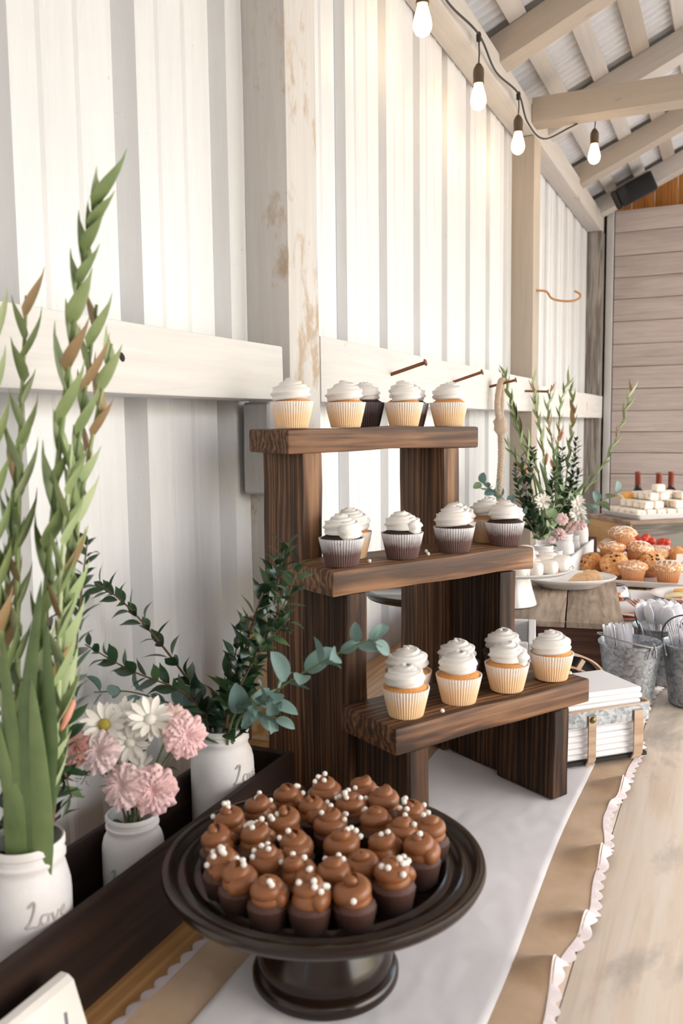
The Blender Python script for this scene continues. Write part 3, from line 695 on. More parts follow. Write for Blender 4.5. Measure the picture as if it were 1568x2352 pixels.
def gladiolus(label, pts, group, start=.40, step=.026, size=1.0, mats=(GREEN,GREENB,BROWNT), r=.0045, buds=0, seed=0):
    rnd = random.Random(seed); P = spline(pts, 10); Lt = sum((b-a).length for a, b in zip(P, P[1:]))
    t = thing('gladiolus', label, 'flower stem', at(*P[0]), group)
    m = len(P); put('stalk', G().tube(P, [r*(1-.65*i/m) for i in range(m)], 8).mesh(180), mats[0], t, Matrix())
    n = int(Lt*(1-start)/step); a0 = rnd.uniform(-.5,.5); side0 = CAMX*cos(a0) + Vector((-.41,.91,0))*sin(a0)
    for i in range(n):
        f = start + (1-start)*i/n*.99
        p, d = along(P, f); s = side0*(1 if i % 2 else -1) + Vector((rnd.uniform(-.35,.35), rnd.uniform(-.35,.35), 0))
        s = (s - d*s.dot(d)).normalized(); dirv = (d*cos(.30) + s*sin(.30)).normalized()
        x = rnd.random(); mt = mats[2] if x < .16 else mats[1] if x < .5 else mats[0]
        if (i < buds and rnd.random() < .6) or (buds < 0 and i == int(n*.34)):
            put('bud', bud_mesh, PINKB, t, frame(dirv, s, p + s*r) @ Matrix.Scale(size*.72,4))
        put('bract', lm('bract', rnd.randrange(3), mt), None, t, frame(dirv, -s, p + s*r*.5) @ Matrix.Scale(size*rnd.uniform(.85,1.1)*(1.08-.18*f),4))
    return t
bud_mesh = G().lathe([(0,0),(.004,.01),(.0065,.03),(.005,.05),(0,.058)], 10, M=Matrix.Rotation(pi/2,4,'Y')).mesh(180)
def sword(label, pts, group, w=.024):
    P = spline(pts, 8); m = len(P); t = None
    g = G(); v = []; f = []
    for i, p in enumerate(P):
        d = (P[min(i+1,m-1)]-P[max(i-1,0)]).normalized(); s = CAMX - d*CAMX.dot(d); s.normalize(); nrm = s.cross(d)
        q = i/(m-1); ww = w*.5*min(1, (1-q)**.6*1.15)*(.4+.6*min(1,q*3.2))
        v += [p - s*ww, p + nrm*ww*.35, p + s*ww]
    for i in range(m-1):
        for k in (0,1): f.append((3*i+k, 3*i+k+1, 3*i+k+4, 3*i+k+3))
    return put('gladiolus_leaf', g.add(v, f).mesh(180, False), SWORD, None, label=label, category='leaf', group=group)
def branch(name, label, cat, pts, group, kind, mats, step=.014, ang=1.0, size=1.0, start=.12, r=.0022, seed=0, stem=TWIG, spread=.5, tipsize=.55):
    rnd = random.Random(seed); P = spline(pts, 10); Lt = sum((b-a).length for a, b in zip(P, P[1:]))
    t = thing(name, label, cat, at(*P[0]), group)
    m = len(P); put('stem', G().tube(P, [r*(1-.6*i/m) for i in range(m)], 6).mesh(180), stem, t, Matrix())
    n = int(Lt*(1-start)/step); ph = rnd.random()*6
    for i in range(n):
        f = start + (1-start)*(i+.5)/n; p, d = along(P, f)
        a = d.cross(Vector((.3,.2,.9))).normalized(); b = d.cross(a)
        ph += pi/2 + rnd.uniform(-.3,.3)
        for sg in (1,-1):
            if rnd.random() < .06: continue
            s = (a*cos(ph) + b*sin(ph))*sg; an = ang + rnd.uniform(-.3,.3)
            dirv = (d*cos(an) + s*sin(an)).normalized()
            mt = mats[0] if rnd.random() < .75 else mats[1]
            up = (d + Vector((rnd.uniform(-spread,spread), rnd.uniform(-spread,spread), rnd.uniform(0,spread)))).normalized()
            put('leaf', lm(kind, rnd.randrange(3), mt), None, t, frame(dirv, up, p + dirv*.002) @ Matrix.Scale(size*rnd.uniform(.8,1.15)*(1-(1-tipsize)*f),4))
    return t
# carnation and daisy
def ruffle(r, h, n, layers, seed):
    rnd = random.Random(seed); g = G()
    for L in range(layers):
        q = (L+1)/layers; R = r*(.25+.75*q); op = 1.25-1.05*q       # inner layers stand upright, outer ones lie open
        ph = rnd.random()*6; ph2 = rnd.random()*6
        def fn(u, v):
            a = u*2*pi; s = R*.03 + R*.97*v*cos(op*.9)
            z = h*.2 + R*.9*v*sin(op*.9) - h*.5*q*v*v
            w = (sin(a*n+ph)*.085 + sin(a*(n+4)+ph2)*.085 + sin(a*(2*n+7)+ph)*.04)*R*v*v
            return ((s+w*.6)*cos(a+w*9), (s+w*.6)*sin(a+w*9), z + w*.9)
        g.grid(fn, 72, 4)
    return g.mesh(180, False)
carn = [ruffle(.023,.018,9,7,1), ruffle(.024,.017,11,7,2)]
petm = leaf_mesh(.021,.0072,5,1,base=1.25,round_=True,fold=.12,curl=.12)
discm = G().lathe([(0,.004),(.004,.0035),(.0062,.001),(.006,-.002),(0,-.003)], 14).mesh(180)
calm = G().lathe([(0,-.018),(.004,-.016),(.0065,-.006),(.008,.002)], 10).mesh(180)
def carnation(label, base, head, face, group, mat_=PETP, s=1.0, k=0):
    t = thing('carnation', label, 'flower', at(*base), group); h = Vector(head); f = Vector(face).normalized(); b = Vector(base)
    put('stem', G().tube(spline([b, b.lerp(h-f*.03, .55)+Vector((0,0,.012)), h-f*.015], 6), .0016, 6).mesh(180), STEMG, t, Matrix())
    F = frame(f, (0,.2,1), h) @ Matrix.Rotation(pi/2, 4, 'Y') @ Matrix.Scale(s,4)
    me = carn[k % 2].copy() if mat_ is not PETP else carn[k % 2]
    put('bloom', me, mat_, t, F); put('calyx', calm, STEMG, t, F @ at(0,0,-.004)); return t
def daisy(label, base, head, face, group, s=1.0, seed=0, disc=YDISC, np=20):
    rnd = random.Random(seed); t = thing('daisy', label, 'flower', at(*base), group); h = Vector(head); f = Vector(face).normalized(); b = Vector(base)
    put('stem', G().tube(spline([b, b.lerp(h-f*.02,.6)+Vector((0,0,.01)), h-f*.003], 6), .0015, 6).mesh(180), STEMG, t, Matrix())
    F = frame(f, (0,.2,1), h) @ Matrix.Rotation(pi/2, 4, 'Y') @ Matrix.Scale(s,4)
    put('disc', discm, disc, t, F @ at(0,0,.002))
    for i in range(np):
        a = 2*pi*i/np + rnd.uniform(-.08,.08); lay = i % 2
        L = Matrix.Rotation(a,4,'Z') @ at(.004,0,.0015*lay) @ Matrix.Rotation(-.12-.25*lay+rnd.uniform(-.15,.15),4,'Y') @ Matrix.Rotation(rnd.uniform(-.3,.3),4,'X') @ Matrix.Scale(rnd.uniform(.9,1.1),4)
        put('petal', petm, PETW, t, F @ L)
    return t

GL = 'gladiolus stems in the near trough jar'
gladiolus('tallest gladiolus stalk in the near jar, its green tip highest up the wall', [(.352,.640,.80), (0.362,0.642,0.948), (0.367,0.659,1.134), (0.392,0.673,1.353), (0.419,0.679,1.503), (0.439,0.685,1.575)], GL, .34, .023, 1.0, seed=1)
gladiolus('gladiolus stalk of the near jar with its tip at the left below the wall board', [(.345,.635,.80), (0.362,0.626,0.955), (0.352,0.642,1.137), (0.348,0.662,1.331), (0.349,0.680,1.492)], GL, .38, .023, .95, seed=2)
gladiolus('gladiolus stalk of the near jar leaning right, browning sheaths near the nail hole', [(.36,.642,.80), (0.372,0.644,0.949), (0.378,0.675,1.131), (0.386,0.699,1.317), (0.400,0.724,1.485)], GL, .36, .023, .95, seed=3)
gladiolus('gladiolus stalk of the near jar furthest to the right, brown tipped, leaning', [(.366,.645,.80), (0.372,0.650,0.946), (0.375,0.684,1.129), (0.378,0.714,1.284), (0.402,0.743,1.447)], GL, .30, .024, .95, (GREENB,GREEN,BROWNT), seed=4)
gladiolus('gladiolus stalk of the near jar at the very edge of the picture', [(.335,.630,.80), (0.352,0.622,0.955), (0.346,0.628,1.139), (0.335,0.640,1.289), (0.326,0.654,1.456)], GL, .34, .023, 1.0, seed=5)
gladiolus('short gladiolus stalk of the near jar with a coral bud', [(.362,.636,.80), (0.372,0.639,0.951), (0.390,0.652,1.071), (0.397,0.658,1.203), (0.402,0.676,1.344)], GL, .25, .023, .9, (GREENB,GREEN,BROWNT), buds=-1, seed=6)
gladiolus('short gladiolus stalk low on the left of the near jar', [(.342,.645,.80), (0.336,0.646,0.941), (0.324,0.654,1.062), (0.318,0.666,1.196), (0.325,0.686,1.353)], GL, .25, .023, .9, seed=7)
sword('broad sword leaf rising in the middle of the near jar', [(0.344,.640,.80), (0.377,0.623,0.957), (0.377,0.625,1.078), (0.390,0.640,1.214)], 'sword leaves in the near jar', 0.03)
sword('sword leaf at right of the near jar middle', [(0.348,.640,.80), (0.378,0.631,0.954), (0.391,0.639,1.053), (0.395,0.638,1.176)], 'sword leaves in the near jar', 0.03)
sword('sword leaf bending left out of the near jar', [(0.352,.640,.80), (0.365,0.617,0.957), (0.364,0.617,1.057), (0.357,0.619,1.164)], 'sword leaves in the near jar', 0.028)
sword('widest short sword leaf at the front of the near jar', [(0.356,.640,.80), (0.385,0.626,0.957), (0.389,0.625,1.032), (0.384,0.627,1.118)], 'sword leaves in the near jar', 0.032)
sword('brownish sword leaf low at the left of the near jar', [(0.360,.640,.80), (0.373,0.621,0.957), (0.363,0.612,1.015), (0.353,0.609,1.085)], 'sword leaves in the near jar', 0.026)
sword('narrow sword leaf on the right edge of the near jar', [(0.364,.640,.80), (0.372,0.641,0.948), (0.379,0.657,1.009), (0.394,0.669,1.107)], 'sword leaves in the near jar', 0.024)
MY = 'myrtle branches'
branch('myrtle_branch', 'dark myrtle sprig behind the tall gladiolus, tip by the wall', 'branch', [(.352,.65,.82), (0.339,0.680,0.936), (0.347,0.718,1.045), (0.339,0.747,1.149), (0.338,0.768,1.234)], MY, 'myrt', (MYRT,MYRTB), 0.0144, 1.0, 1.40, .2, seed=11)
branch('myrtle_branch', 'dark myrtle sprig low among the near gladiolus stalks', 'branch', [(.348,.65,.82), (0.322,0.672,0.936), (0.319,0.689,1.002), (0.324,0.712,1.087), (0.321,0.720,1.173)], MY, 'myrt', (MYRT,MYRTB), 0.0144, 1.0, 1.34, .2, seed=12)
branch('myrtle_branch', 'myrtle sprig hanging over the right rim of the near jar', 'branch', [(.362,.645,.82), (0.368,0.662,0.950), (0.368,0.679,1.004), (0.372,0.688,0.972)], MY, 'myrt', (MYRT,MYRTB), 0.0158, 1.0, 1.23, .35, seed=13)
branch('myrtle_branch', 'dark myrtle sprig at the left frame edge of the near jar', 'branch', [(.34,.64,.82), (0.320,0.650,0.945), (0.303,0.666,1.055), (0.295,0.675,1.170)], MY, 'myrt', (MYRT,MYRTB), 0.0144, 1.0, 1.34, .15, seed=14)
branch('myrtle_branch', 'long myrtle branch arching left from the big jar, in front of the sheet metal', 'branch', [(.346,1.01,.85), (0.329,1.029,0.937), (0.293,1.019,0.999), (0.251,0.997,1.067), (0.223,0.967,1.118), (0.203,0.940,1.146)], MY, 'myrt', (MYRT,MYRTB), 0.0137, 1.0, 1.51, .16, seed=15)
branch('myrtle_branch', 'lower myrtle branch drooping left of the big jar', 'branch', [(.340,1.00,.85), (0.339,1.001,0.947), (0.316,0.974,0.996), (0.262,0.932,1.032), (0.218,0.894,1.073)], MY, 'myrt', (MYRT,MYRTB), 0.0151, 1.0, 1.46, .2, seed=16)
branch('myrtle_branch', 'dense myrtle branch rising right of the big jar against the stand leg', 'branch', [(.355,1.02,.85), (0.362,1.011,0.947), (0.397,1.014,1.025), (0.432,1.016,1.100), (0.450,1.009,1.157), (0.462,1.008,1.207)], MY, 'myrt', (MYRT,MYRTB), 0.0115, .95, 1.51, .12, seed=17)
branch('myrtle_branch', 'second myrtle branch beside the stand leg, from the big jar', 'branch', [(.36,1.01,.85), (0.375,0.996,0.953), (0.389,0.998,1.016), (0.427,1.000,1.074), (0.462,0.999,1.124), (0.490,0.996,1.184)], MY, 'myrt', (MYRT,MYRTB), 0.0115, .95, 1.46, .15, seed=18)
branch('myrtle_branch', 'upright myrtle sprig in the mouth of the big jar', 'branch', [(.35,1.012,.85), (0.353,1.008,0.947), (0.357,1.014,0.989), (0.370,1.026,1.044), (0.379,1.035,1.092)], MY, 'myrt', (MYRT,MYRTB), 0.0144, .9, 1.51, .25, seed=19)
branch('myrtle_branch', 'leafy myrtle branch in front of the stand leg, middle of three', 'branch', [(.357,1.015,.85), (0.364,1.002,0.950), (0.396,1.005,1.051), (0.420,1.001,1.114), (0.450,1.011,1.180)], MY, 'myrt', (MYRT,MYRTB), .0125, .95, 1.5, .15, seed=91)
branch('myrtle_branch', 'short leafy myrtle branch low against the stand leg', 'branch', [(.357,1.015,.85), (0.377,0.987,0.957), (0.407,0.985,1.022), (0.442,0.985,1.073), (0.479,0.983,1.111)], MY, 'myrt', (MYRT,MYRTB), .0125, .95, 1.45, .15, seed=92)
EU = 'eucalyptus branches of the trough jars'
branch('eucalyptus_branch', 'blue green eucalyptus branch reaching right across the stand legs', 'branch', [(.358,1.015,.85), (0.396,0.984,0.960), (0.449,0.958,1.002), (0.502,0.931,1.042), (0.558,0.916,1.079), (0.615,0.902,1.111), (0.636,0.901,1.116)], EU, 'eucl', (EUC,EUC), .030, .85, 1.0, .16, .002, seed=21, stem=STEMG, spread=.9, tipsize=.5)
branch('eucalyptus_branch', 'dull eucalyptus sprig behind the daisies', 'branch', [(.342,1.0,.85), (0.318,1.023,0.934), (0.277,1.008,0.962), (0.225,0.976,0.985), (0.184,0.947,0.988)], EU, 'eucl', (EUC,EUC), .028, .9, 1.1, .25, .002, seed=22, stem=STEMG, spread=.9)
branch('eucalyptus_branch', 'short eucalyptus sprig dipping over the rim of the big jar', 'branch', [(.356,1.01,.85), (0.388,0.980,0.957), (0.426,0.969,0.999), (0.454,0.948,0.991), (0.484,0.940,0.992)], EU, 'eucl', (EUC,EUC), .028, .9, .9, .3, .002, seed=23, stem=STEMG, spread=.9)
DB = 'flowers in the small jar'; bj = (.349,.815,.86)
Fc = (.55,-.75,.35)
daisy('white daisy with a yellow eye, left one in the small jar', bj, (0.330,0.794,1.010), (.35,-.8,.5), DB, 1.15, 1)
daisy('large white daisy at upper right of the small jar', bj, (0.379,0.817,1.015), (.6,-.6,.8), DB, 1.15, 2, PETW)
daisy('white daisy standing behind the left daisy', bj, (0.332,0.828,1.010), (.1,-.5,.9), DB, 1.05, 3, PETW)
daisy('half open white daisy low in the middle of the bunch', bj, (0.358,0.805,0.989), (.5,-.8,.3), DB, .95, 4, PETW)
daisy('small white daisy just above the two low carnations', bj, (0.370,0.807,0.958), (.2,-.5,.9), DB, .8, 5, PETW, 14)
daisy('white daisy at back right of the small jar, edge on', bj, (0.381,0.848,0.986), (.3,.2,.9), DB, .95, 6, PETW)
carnation('coral pink carnation at the left of the bunch', bj, (0.309,0.771,0.987), (-.2,-.8,.5), DB, PETPB, 1.0, 0)
carnation('pink carnation below the left daisy', bj, (0.339,0.774,0.985), (.1,-.8,.5), DB, PETP, 1.05, 1)
carnation('pink carnation drooping at the right of the bunch', bj, (0.423,0.824,1.000), (.7,-.6,.3), DB, PETP, 1.15, 0)
carnation('pink carnation low over the jar rim, left of the pair', bj, (0.371,0.773,0.950), (.1,-.9,.35), DB, PETP, 1.1, 1)
carnation('pink carnation low over the jar rim, right of the pair', bj, (0.402,0.787,0.945), (.5,-.85,.3), DB, PETP, 1.25, 0)
carnation('coral carnation at the top right behind the large daisy', bj, (0.391,0.844,1.010), (.4,-.4,.8), DB, PETPB, .9, 1)
branch('filler_sprig', 'dark leafy filler sprig in the small jar', 'branch', [(.349,.815,.84), (0.359,0.808,0.910), (0.376,0.829,0.937), (0.391,0.850,0.965)], DB, 'myrt', (MYRT,MYRTB), .016, 1.0, .8, .1, .001, seed=31)
branch('filler_sprig', 'dark leafy filler sprig leaning left in the small jar', 'branch', [(.345,.812,.84), (0.345,0.801,0.911), (0.319,0.804,0.938), (0.306,0.800,0.954), (0.293,0.791,0.932)], DB, 'myrt', (MYRT,MYRTB), .018, 1.0, .75, .1, .001, seed=32)

# ------------------------------------------------------------------ things beside and behind the stand
osb = board('osb_panel', .155, .012, .24, OSB, None, basis((1,0,0), (0,1,0), (0,0,1), (.2455,1.412,T0+.1205)), .0008, label='offcut of oriented strand board standing behind the wooden stand', category='board')
ts = thing('tent_card', 'white card sign at the near edge beside the dark trough', 'sign', at(.435,.5,T0))
put('panel', G().prism([(.398,T0+.0005),(.475,T0+.0005),(.447,T0+.083),(.441,T0+.087),(.432,T0+.087),(.427,T0+.083)], .40, .598).mesh(0), CARD, ts, Matrix())
g = G(); s_ = Vector((.447-.475, 0, .083)).normalized()
for st_ in ([(.02,.012),(.05,.022),(.068,.020)], [(.03,.05),(.02,.065),(.035,.08),(.055,.07)], [(.02,.10),(.045,.105),(.03,.125),(.02,.12)]):
    g.tube(spline([Vector((.475,.598-y,T0)) + s_*u + Vector((.0006,0,.0002)) for u, y in st_], 6), .0016, 5)
put('handwriting', g.mesh(60), INK, ts, Matrix())

bxm = Matrix.Translation((.63,1.80,T0)) @ Matrix.Rotation(radians(12),4,'Z')
wb = thing('white_box', 'whitewashed open wooden box behind the stand, in front of the dark crate', 'box', bxm)
for nm_, a, b in (('side_board', (-.016,0,.0085),(0,.235,.138)), ('side_board', (-.205,0,.0085),(-.189,.235,.138)), ('end_board', (-.1885,.0,.0085),(-.0165,.016,.138)), ('end_board', (-.1885,.219,.0085),(-.0165,.235,.138)), ('base_board', (-.1885,.0165,.0085),(-.0165,.2185,.016))):
    d = [b[i]-a[i] for i in range(3)]; c = [(a[i]+b[i])/2 for i in range(3)]
    ax = d.index(max(d)); Bm = (basis((1,0,0),(0,1,0),(0,0,1),c) if ax == 0 else basis((0,1,0),(-1,0,0),(0,0,1),c)); q = d if ax == 0 else (d[1],d[0],d[2])
    sub(nm_, board_mesh(*q, .002), WHITEW, wb, Bm)

# old crate with the white stand and platter
CH1 = .122
cm = Matrix.Translation((.776,2.085,T0+.008)) @ Matrix.Rotation(radians(9),4,'Z')
cr = thing('wooden_crate', 'old dark wooden crate turned upside down under the glazed cakes', 'crate', cm)
CW, CD = .44, .56
def cbox(nm_, a, b, m, seed=0, par=cr, wob=.0012, bev=.002):
    d = [b[i]-a[i] for i in range(3)]; c = [(a[i]+b[i])/2 for i in range(3)]; ax = d.index(max(d))
    if ax == 0: Bm = basis((1,0,0),(0,1,0),(0,0,1),c); q = d
    elif ax == 1: Bm = basis((0,1,0),(-1,0,0),(0,0,1),c); q = (d[1],d[0],d[2])
    else: Bm = basis((0,0,1),(0,1,0),(-1,0,0),c); q = (d[2],d[1],d[0])
    me = board_mesh(*q, bev, wob, seed)
    return sub(nm_, me, m, par, Bm)
for i, (a, b) in enumerate(((-CW,-.345),(-.343,-.135),(-.132,0))): cbox('top_plank', (a,-.004,CH1-.014), (b,CD,CH1), CRATE, i)
cbox('front_board', (-CW,0,0), (-.024,.012,CH1-.0145), CRATED, 4); cbox('back_board', (-CW,CD-.012,0), (-.013,CD,CH1-.0145), CRATED, 5)
cbox('corner_post', (-.0235,.0,0), (-.0002,.0125,CH1-.0145), CRATED, 8)
cbox('side_board', (-.012,.0128,0), (0,CD-.0125,CH1-.0145), CRATED, 6); cbox('side_board', (-CW,.0125,0), (-CW+.012,CD-.0125,CH1-.0145), CRATED, 7)
ZC = T0+.008+CH1+.0008
RV = Vector((.911,.412,0)); NV = Vector((.412,-.911,0))
WC = Vector((.474,2.215,ZC))
ws = thing('cake_stand', 'white porcelain cake stand with glazed cakes on the old crate', 'cake stand', at(*WC))
sub('pedestal', G().lathe([(0,0),(.066,0),(.070,.003),(.069,.008),(.058,.045),(.050,.082),(.050,.088),(0,.088)], 48).mesh(45), PORC, ws)
sub('plate', G().lathe([(0,.0865),(.10,.0865),(.150,.091),(.160,.096),(.163,.100),(.160,.102),(.150,.098),(.10,.094),(0,.094)], 64).mesh(60), PORC, ws)
icem = [G().lathe([(.0205,.0),(.0235,.003),(.0245,.014),(.0235,.024),(.019,.030),(.010,.0325),(0,.033)], 22, lambda q,i,sd=sd: 1+(.05*sin(3*q+sd*2)+.03*sin(5*q))*(1 if i else 2)).mesh(180) for sd in range(2)]
basem = G().lathe([(0,.0002),(.020,.0002),(.0222,.003),(.0225,.012),(0,.013)], 20).mesh(60)
for k, (r_, n_, lv, lab) in enumerate(((.000,.128,0,'at the near rim, hidden by the stand leg'),(.038,.112,0,'at the near rim beside the stand step'),(.080,.088,0,'second from the step on the near rim'),(.116,.052,0,'third from the step, near the plate edge'),(.137,.002,0,'at the far right edge of the plate'),(.047,.060,0,'behind the near rim ones'),(.088,.018,0,'with a torn top, mid plate'),(.112,-.050,0,'right back edge of the plate'),(.050,-.020,0,'in the back half of the plate'),(.072,-.078,0,'furthest back on the plate'),(.008,.075,0,'second row, behind the stand leg'),(.020,.098,1,'on top, lower one beside the wooden step'),(.030,.050,1,'on top, upper one beside the wooden step'))):
    p = WC + RV*r_ + NV*n_ + Vector((0,0,.0945+.0335*lv))
    t = thing('glazed_cake', 'small white glazed cake '+lab, 'cake', rotz(k*1.3, p), 'glazed cakes on the white stand')
    sub('cake', basem, VCAKE, t); sub('icing', icem[k % 2], ICING, t, at(0,0,.0005))
pl = thing('oval_platter', 'white oval platter with tan crackers on the old crate', 'platter', rotz(atan2(.412,.911), (.575,2.510,ZC)))
PLAT = [(0,0),(.55,0),(.60,.004),(.80,.018),(.98,.027),(1.0,.031),(.97,.033),(.80,.024),(.58,.009),(0,.007)]
sub('dish', G().lathe([(r*.135,z) for r,z in PLAT], 64, sx=1, sy=.72).mesh(60), PORC, pl)
crk = G().lathe([(0,0),(.019,0),(.0205,.0015),(.019,.003),(0,.003)], 20).mesh(50)
for k in range(14):
    u = k/13
    p = Vector((.575,2.510,ZC)) + RV*(.010+.062*u) + NV*(.028-.05*(k % 3)/2) + Vector((0,0,.0125+.0035*(k//3)*.8+.005*(k % 2)))
    put('cracker', crk, CRACK, None, at(*p) @ Matrix.Rotation(.35+.1*(k % 4),4,RV.cross(Vector((0,0,1)))) @ Matrix.Rotation(.1*k,4,'X'), label='thin round tan cracker in the heap on the oval platter', category='cracker', group='crackers on the oval platter')

# carrots in a clear tub
tc = Vector((.648,2.93,T0+.008))
tub = thing('carrot_tub', 'clear round plastic tub with a black base beside the old crate', 'container', at(*tc))
sub('base', G().lathe([(0,0),(.048,0),(.054,.004),(.056,.016),(.052,.016),(.049,.006),(0,.005)], 40).mesh(40), BLACKP, tub)
sub('clear_lid', G().lathe([(.0515,.0165),(.055,.02),(.052,.032),(.045,.055),(.036,.062),(.0355,.0615),(.044,.054),(.051,.031),(.0535,.0205),(.051,.0175)], 40).mesh(60), CLEAR, tub)
car = G().lathe([(0,-.017),(.005,-.015),(.0062,0),(.005,.015),(0,.017)], 12, M=Matrix.Rotation(pi/2,4,'Y')).mesh(180)
rnd = random.Random(5)
for k in range(16):
    a = k*2.4; r_ = .030*sqrt((k % 8)/8); 
    put('baby_carrot', car, CARROT, None, at(tc.x+r_*cos(a), tc.y+r_*sin(a), tc.z+.013+.013*(k//8)) @ Matrix.Rotation(rnd.uniform(-.9,.9)-.4,4,'Z') @ Matrix.Rotation(rnd.uniform(-.2,.2),4,'Y'), label='orange baby carrot heaped in the clear tub', category='carrot', group='baby carrots in the tub')

# galvanised buckets and cutlery
def bucket(label, c, r, h, rot, bailang, r2):
    t = thing('galvanised_bucket', label, 'bucket', rotz(rot, c), 'cutlery buckets')
    sub('pail', G().lathe([(0,.004),(r2*.97,.004),(r2,.0),(r2*1.02,.001),(r2*1.02,.006),(r*.985,h-.008),(r*1.0,h-.005),(r*1.035,h-.004),(r*1.045,h),(r*1.02,h+.002),(r*.985,h-.002),(r2*.99,.008),(0,.007)], 56).mesh(40), ZN, t)
    for sg in (-1,1):
        sub('ear', G().tube([(sg*r*1.03,-.011,h-.022),(sg*r*1.07,-.008,h-.006),(sg*r*1.08,0,h+.012),(sg*r*1.07,.008,h-.006),(sg*r*1.03,.011,h-.022)], .0022, 6).mesh(60), ZN, t)
    R = r*1.085; P = [(R*cos(a), R*.98*sin(a)*cos(bailang), h+.002+R*.98*sin(a)*sin(bailang)) for a in [pi*i/20 for i in range(21)]]
    sub('bail', G().tube(P, .0018, 6).mesh(60), CABLEG if bailang < .5 else CABLE, t); return t
B1, B2, B3 = Vector((.808,1.900,T0+.008)), Vector((.856,2.078,T0+.008)), Vector((.930,1.950,T0+.0045))
bucket('near galvanised bucket of white plastic knives beside the dark crate', B1, .0630, .128, 2.4, .25, .047)
bucket('galvanised bucket of white plastic spoons behind the other two', B2, .0600, .128, .9, .75, .045)
bucket('galvanised bucket of plastic forks at the right frame edge', B3, .0610, .128, .5, .85, .046)
km = G().grid(lambda u,v: ((v-.5)*.012*(1-.5*max(0,u-.8)/.2), .0015*sin(v*pi), u*.155), 8, 2).grid(lambda u,v: ((v-.5)*.012*(1-.5*max(0,u-.8)/.2), -.0012, u*.155), 8, 2).mesh(180)
def spoon():
    g = G(); g.tube([(0,0,0),(0,0,.06),(0,.001,.112)], [.0042,.0036,.003], 8)
    g.lathe([(0,-.024),(.009,-.019),(.0155,-.006),(.0165,.006),(.012,.018),(0,.025)], 16, M=at(0,.002,.132) @ Matrix.Diagonal((1,.28,1,1))); return g.mesh(180)
def fork():
    g = G(); g.tube([(0,0,0),(0,0,.06),(0,.001,.115)], [.0042,.0036,.003], 8)
    g.lathe([(0,-.014),(.008,-.010),(.011,0),(.011,.008),(0,.012)], 12, M=at(0,.001,.126) @ Matrix.Diagonal((1,.2,1,1)))
    for k in range(4): g.tube([(-.0085+.0057*k,.001,.132),(-.0088+.0058*k,.003,.158)], [.0018,.0011], 6)
    return g.mesh(60)
spm, fkm = spoon(), fork()
def fill(me, name, label, cat, c, n, r, seed, group, lean=.18, side=None, z=.010):
    rnd = random.Random(seed)
    for k in range(n):
        a = k*2.399+seed; q = r*sqrt((k+.5)/n); d = Vector((cos(a)*q, sin(a)*q, 0))
        if side: d = d*.62 + side
        tl = d/max(r,.001)*lean
        ax = Vector((tl.x*1.0, tl.y*1.0, 1)).normalized(); base = c + Vector((d.x*.45, d.y*.45, z))
        M = ax.to_track_quat('Z','Y').to_matrix().to_4x4(); M.translation = base
        put(name, me, PLASTIC, None, M @ Matrix.Rotation(rnd.uniform(-.7,.7)+2.6,4,'Z'), label=label, category=cat, group=group)
fill(km, 'plastic_knife', 'white plastic knife standing in the near bucket', 'knife', B1, 15, .040, 1, 'plastic knives', .22, Vector((-.020,.004,0)), .009)
fill(spm, 'plastic_spoon', 'white plastic spoon standing in the back bucket', 'spoon', B2, 20, .040, 2, 'plastic spoons', .24, None, .030)
fill(fkm, 'plastic_fork', 'white plastic fork standing in the bucket at the frame edge', 'fork', B3, 18, .040, 3, 'plastic forks', .26, None, .012)

# napkin basket
n0 = Vector((.742,1.452,T0+.009)); nd = Vector((.722,.692,0)); nb = Vector((-.692,.722,0)); NL, NB, NH = .192, .135, .098
BM_ = basis(nd, nb, (0,0,1), n0)
nbk = thing('napkin_basket', 'bentwood strip basket with a galvanised rim holding white napkins', 'basket', BM_)
def ring(w0, w1, z0, z1, th, rad=.014):
    def loop(o):
        P = []
        for cx, cy, a0 in ((w1-rad,NB-rad,0),(rad,NB-rad,pi/2),(rad,rad,pi),(w1-rad,rad,3*pi/2)):
            for k in range(6):
                a = a0 + pi/2*k/5; P.append((cx+(rad-o)*cos(a), cy+(rad-o)*sin(a)))
        return P
    A, Bq = loop(0), loop(th); n = len(A); g = G()
    v = [(x,y,z0) for x,y in A]+[(x,y,z1) for x,y in A]+[(x,y,z1) for x,y in Bq]+[(x,y,z0) for x,y in Bq]; f = []
    for i in range(n):
        j = (i+1) % n
        for k in range(4): f.append((k*n+i, k*n+j, ((k+1) % 4)*n+j, ((k+1) % 4)*n+i))
    return g.add(v, f).mesh(40)
sub('rim_band', ring(0,NL,NH-.027,NH,.0022), ZN, nbk); sub('rim_roll', ring(0,NL,NH,NH+.003,.004), BAND, nbk)
sub('bottom_board', G().box((.006,.006,.002),(NL-.006,NB-.006,.008)).mesh(0), LEATHER, nbk)
def strap(a, b, w):
    g = G(); P = [(a[0],a[1],NH-.012),(a[0],a[1],.012)]; q = Vector((b[0]-a[0], b[1]-a[1], 0)).normalized(); s = Vector((-q.y,q.x,0))
    path = [Vector((*a,NH-.008)),Vector((*a,.012)),Vector((*a,.003))+q*.006, Vector((*b,.003))-q*.006, Vector((*b,.012)), Vector((*b,NH-.008))]
    v = []; f = []
    offs = [-q,-q,-q*.7-Vector((0,0,.7)),q*.7-Vector((0,0,.7)),q,q]
    for p, o in zip(path, offs):
        for e in (-1,1):
            for k in (.0005,.0038): v.append(p+s*w/2*e+o*k)
    for i in range(len(path)-1):
        o = i*4; f += [(o,o+1,o+5,o+4),(o+1,o+3,o+7,o+5),(o+3,o+2,o+6,o+7),(o+2,o,o+4,o+6)]
    return g.add(v, f).mesh(40)
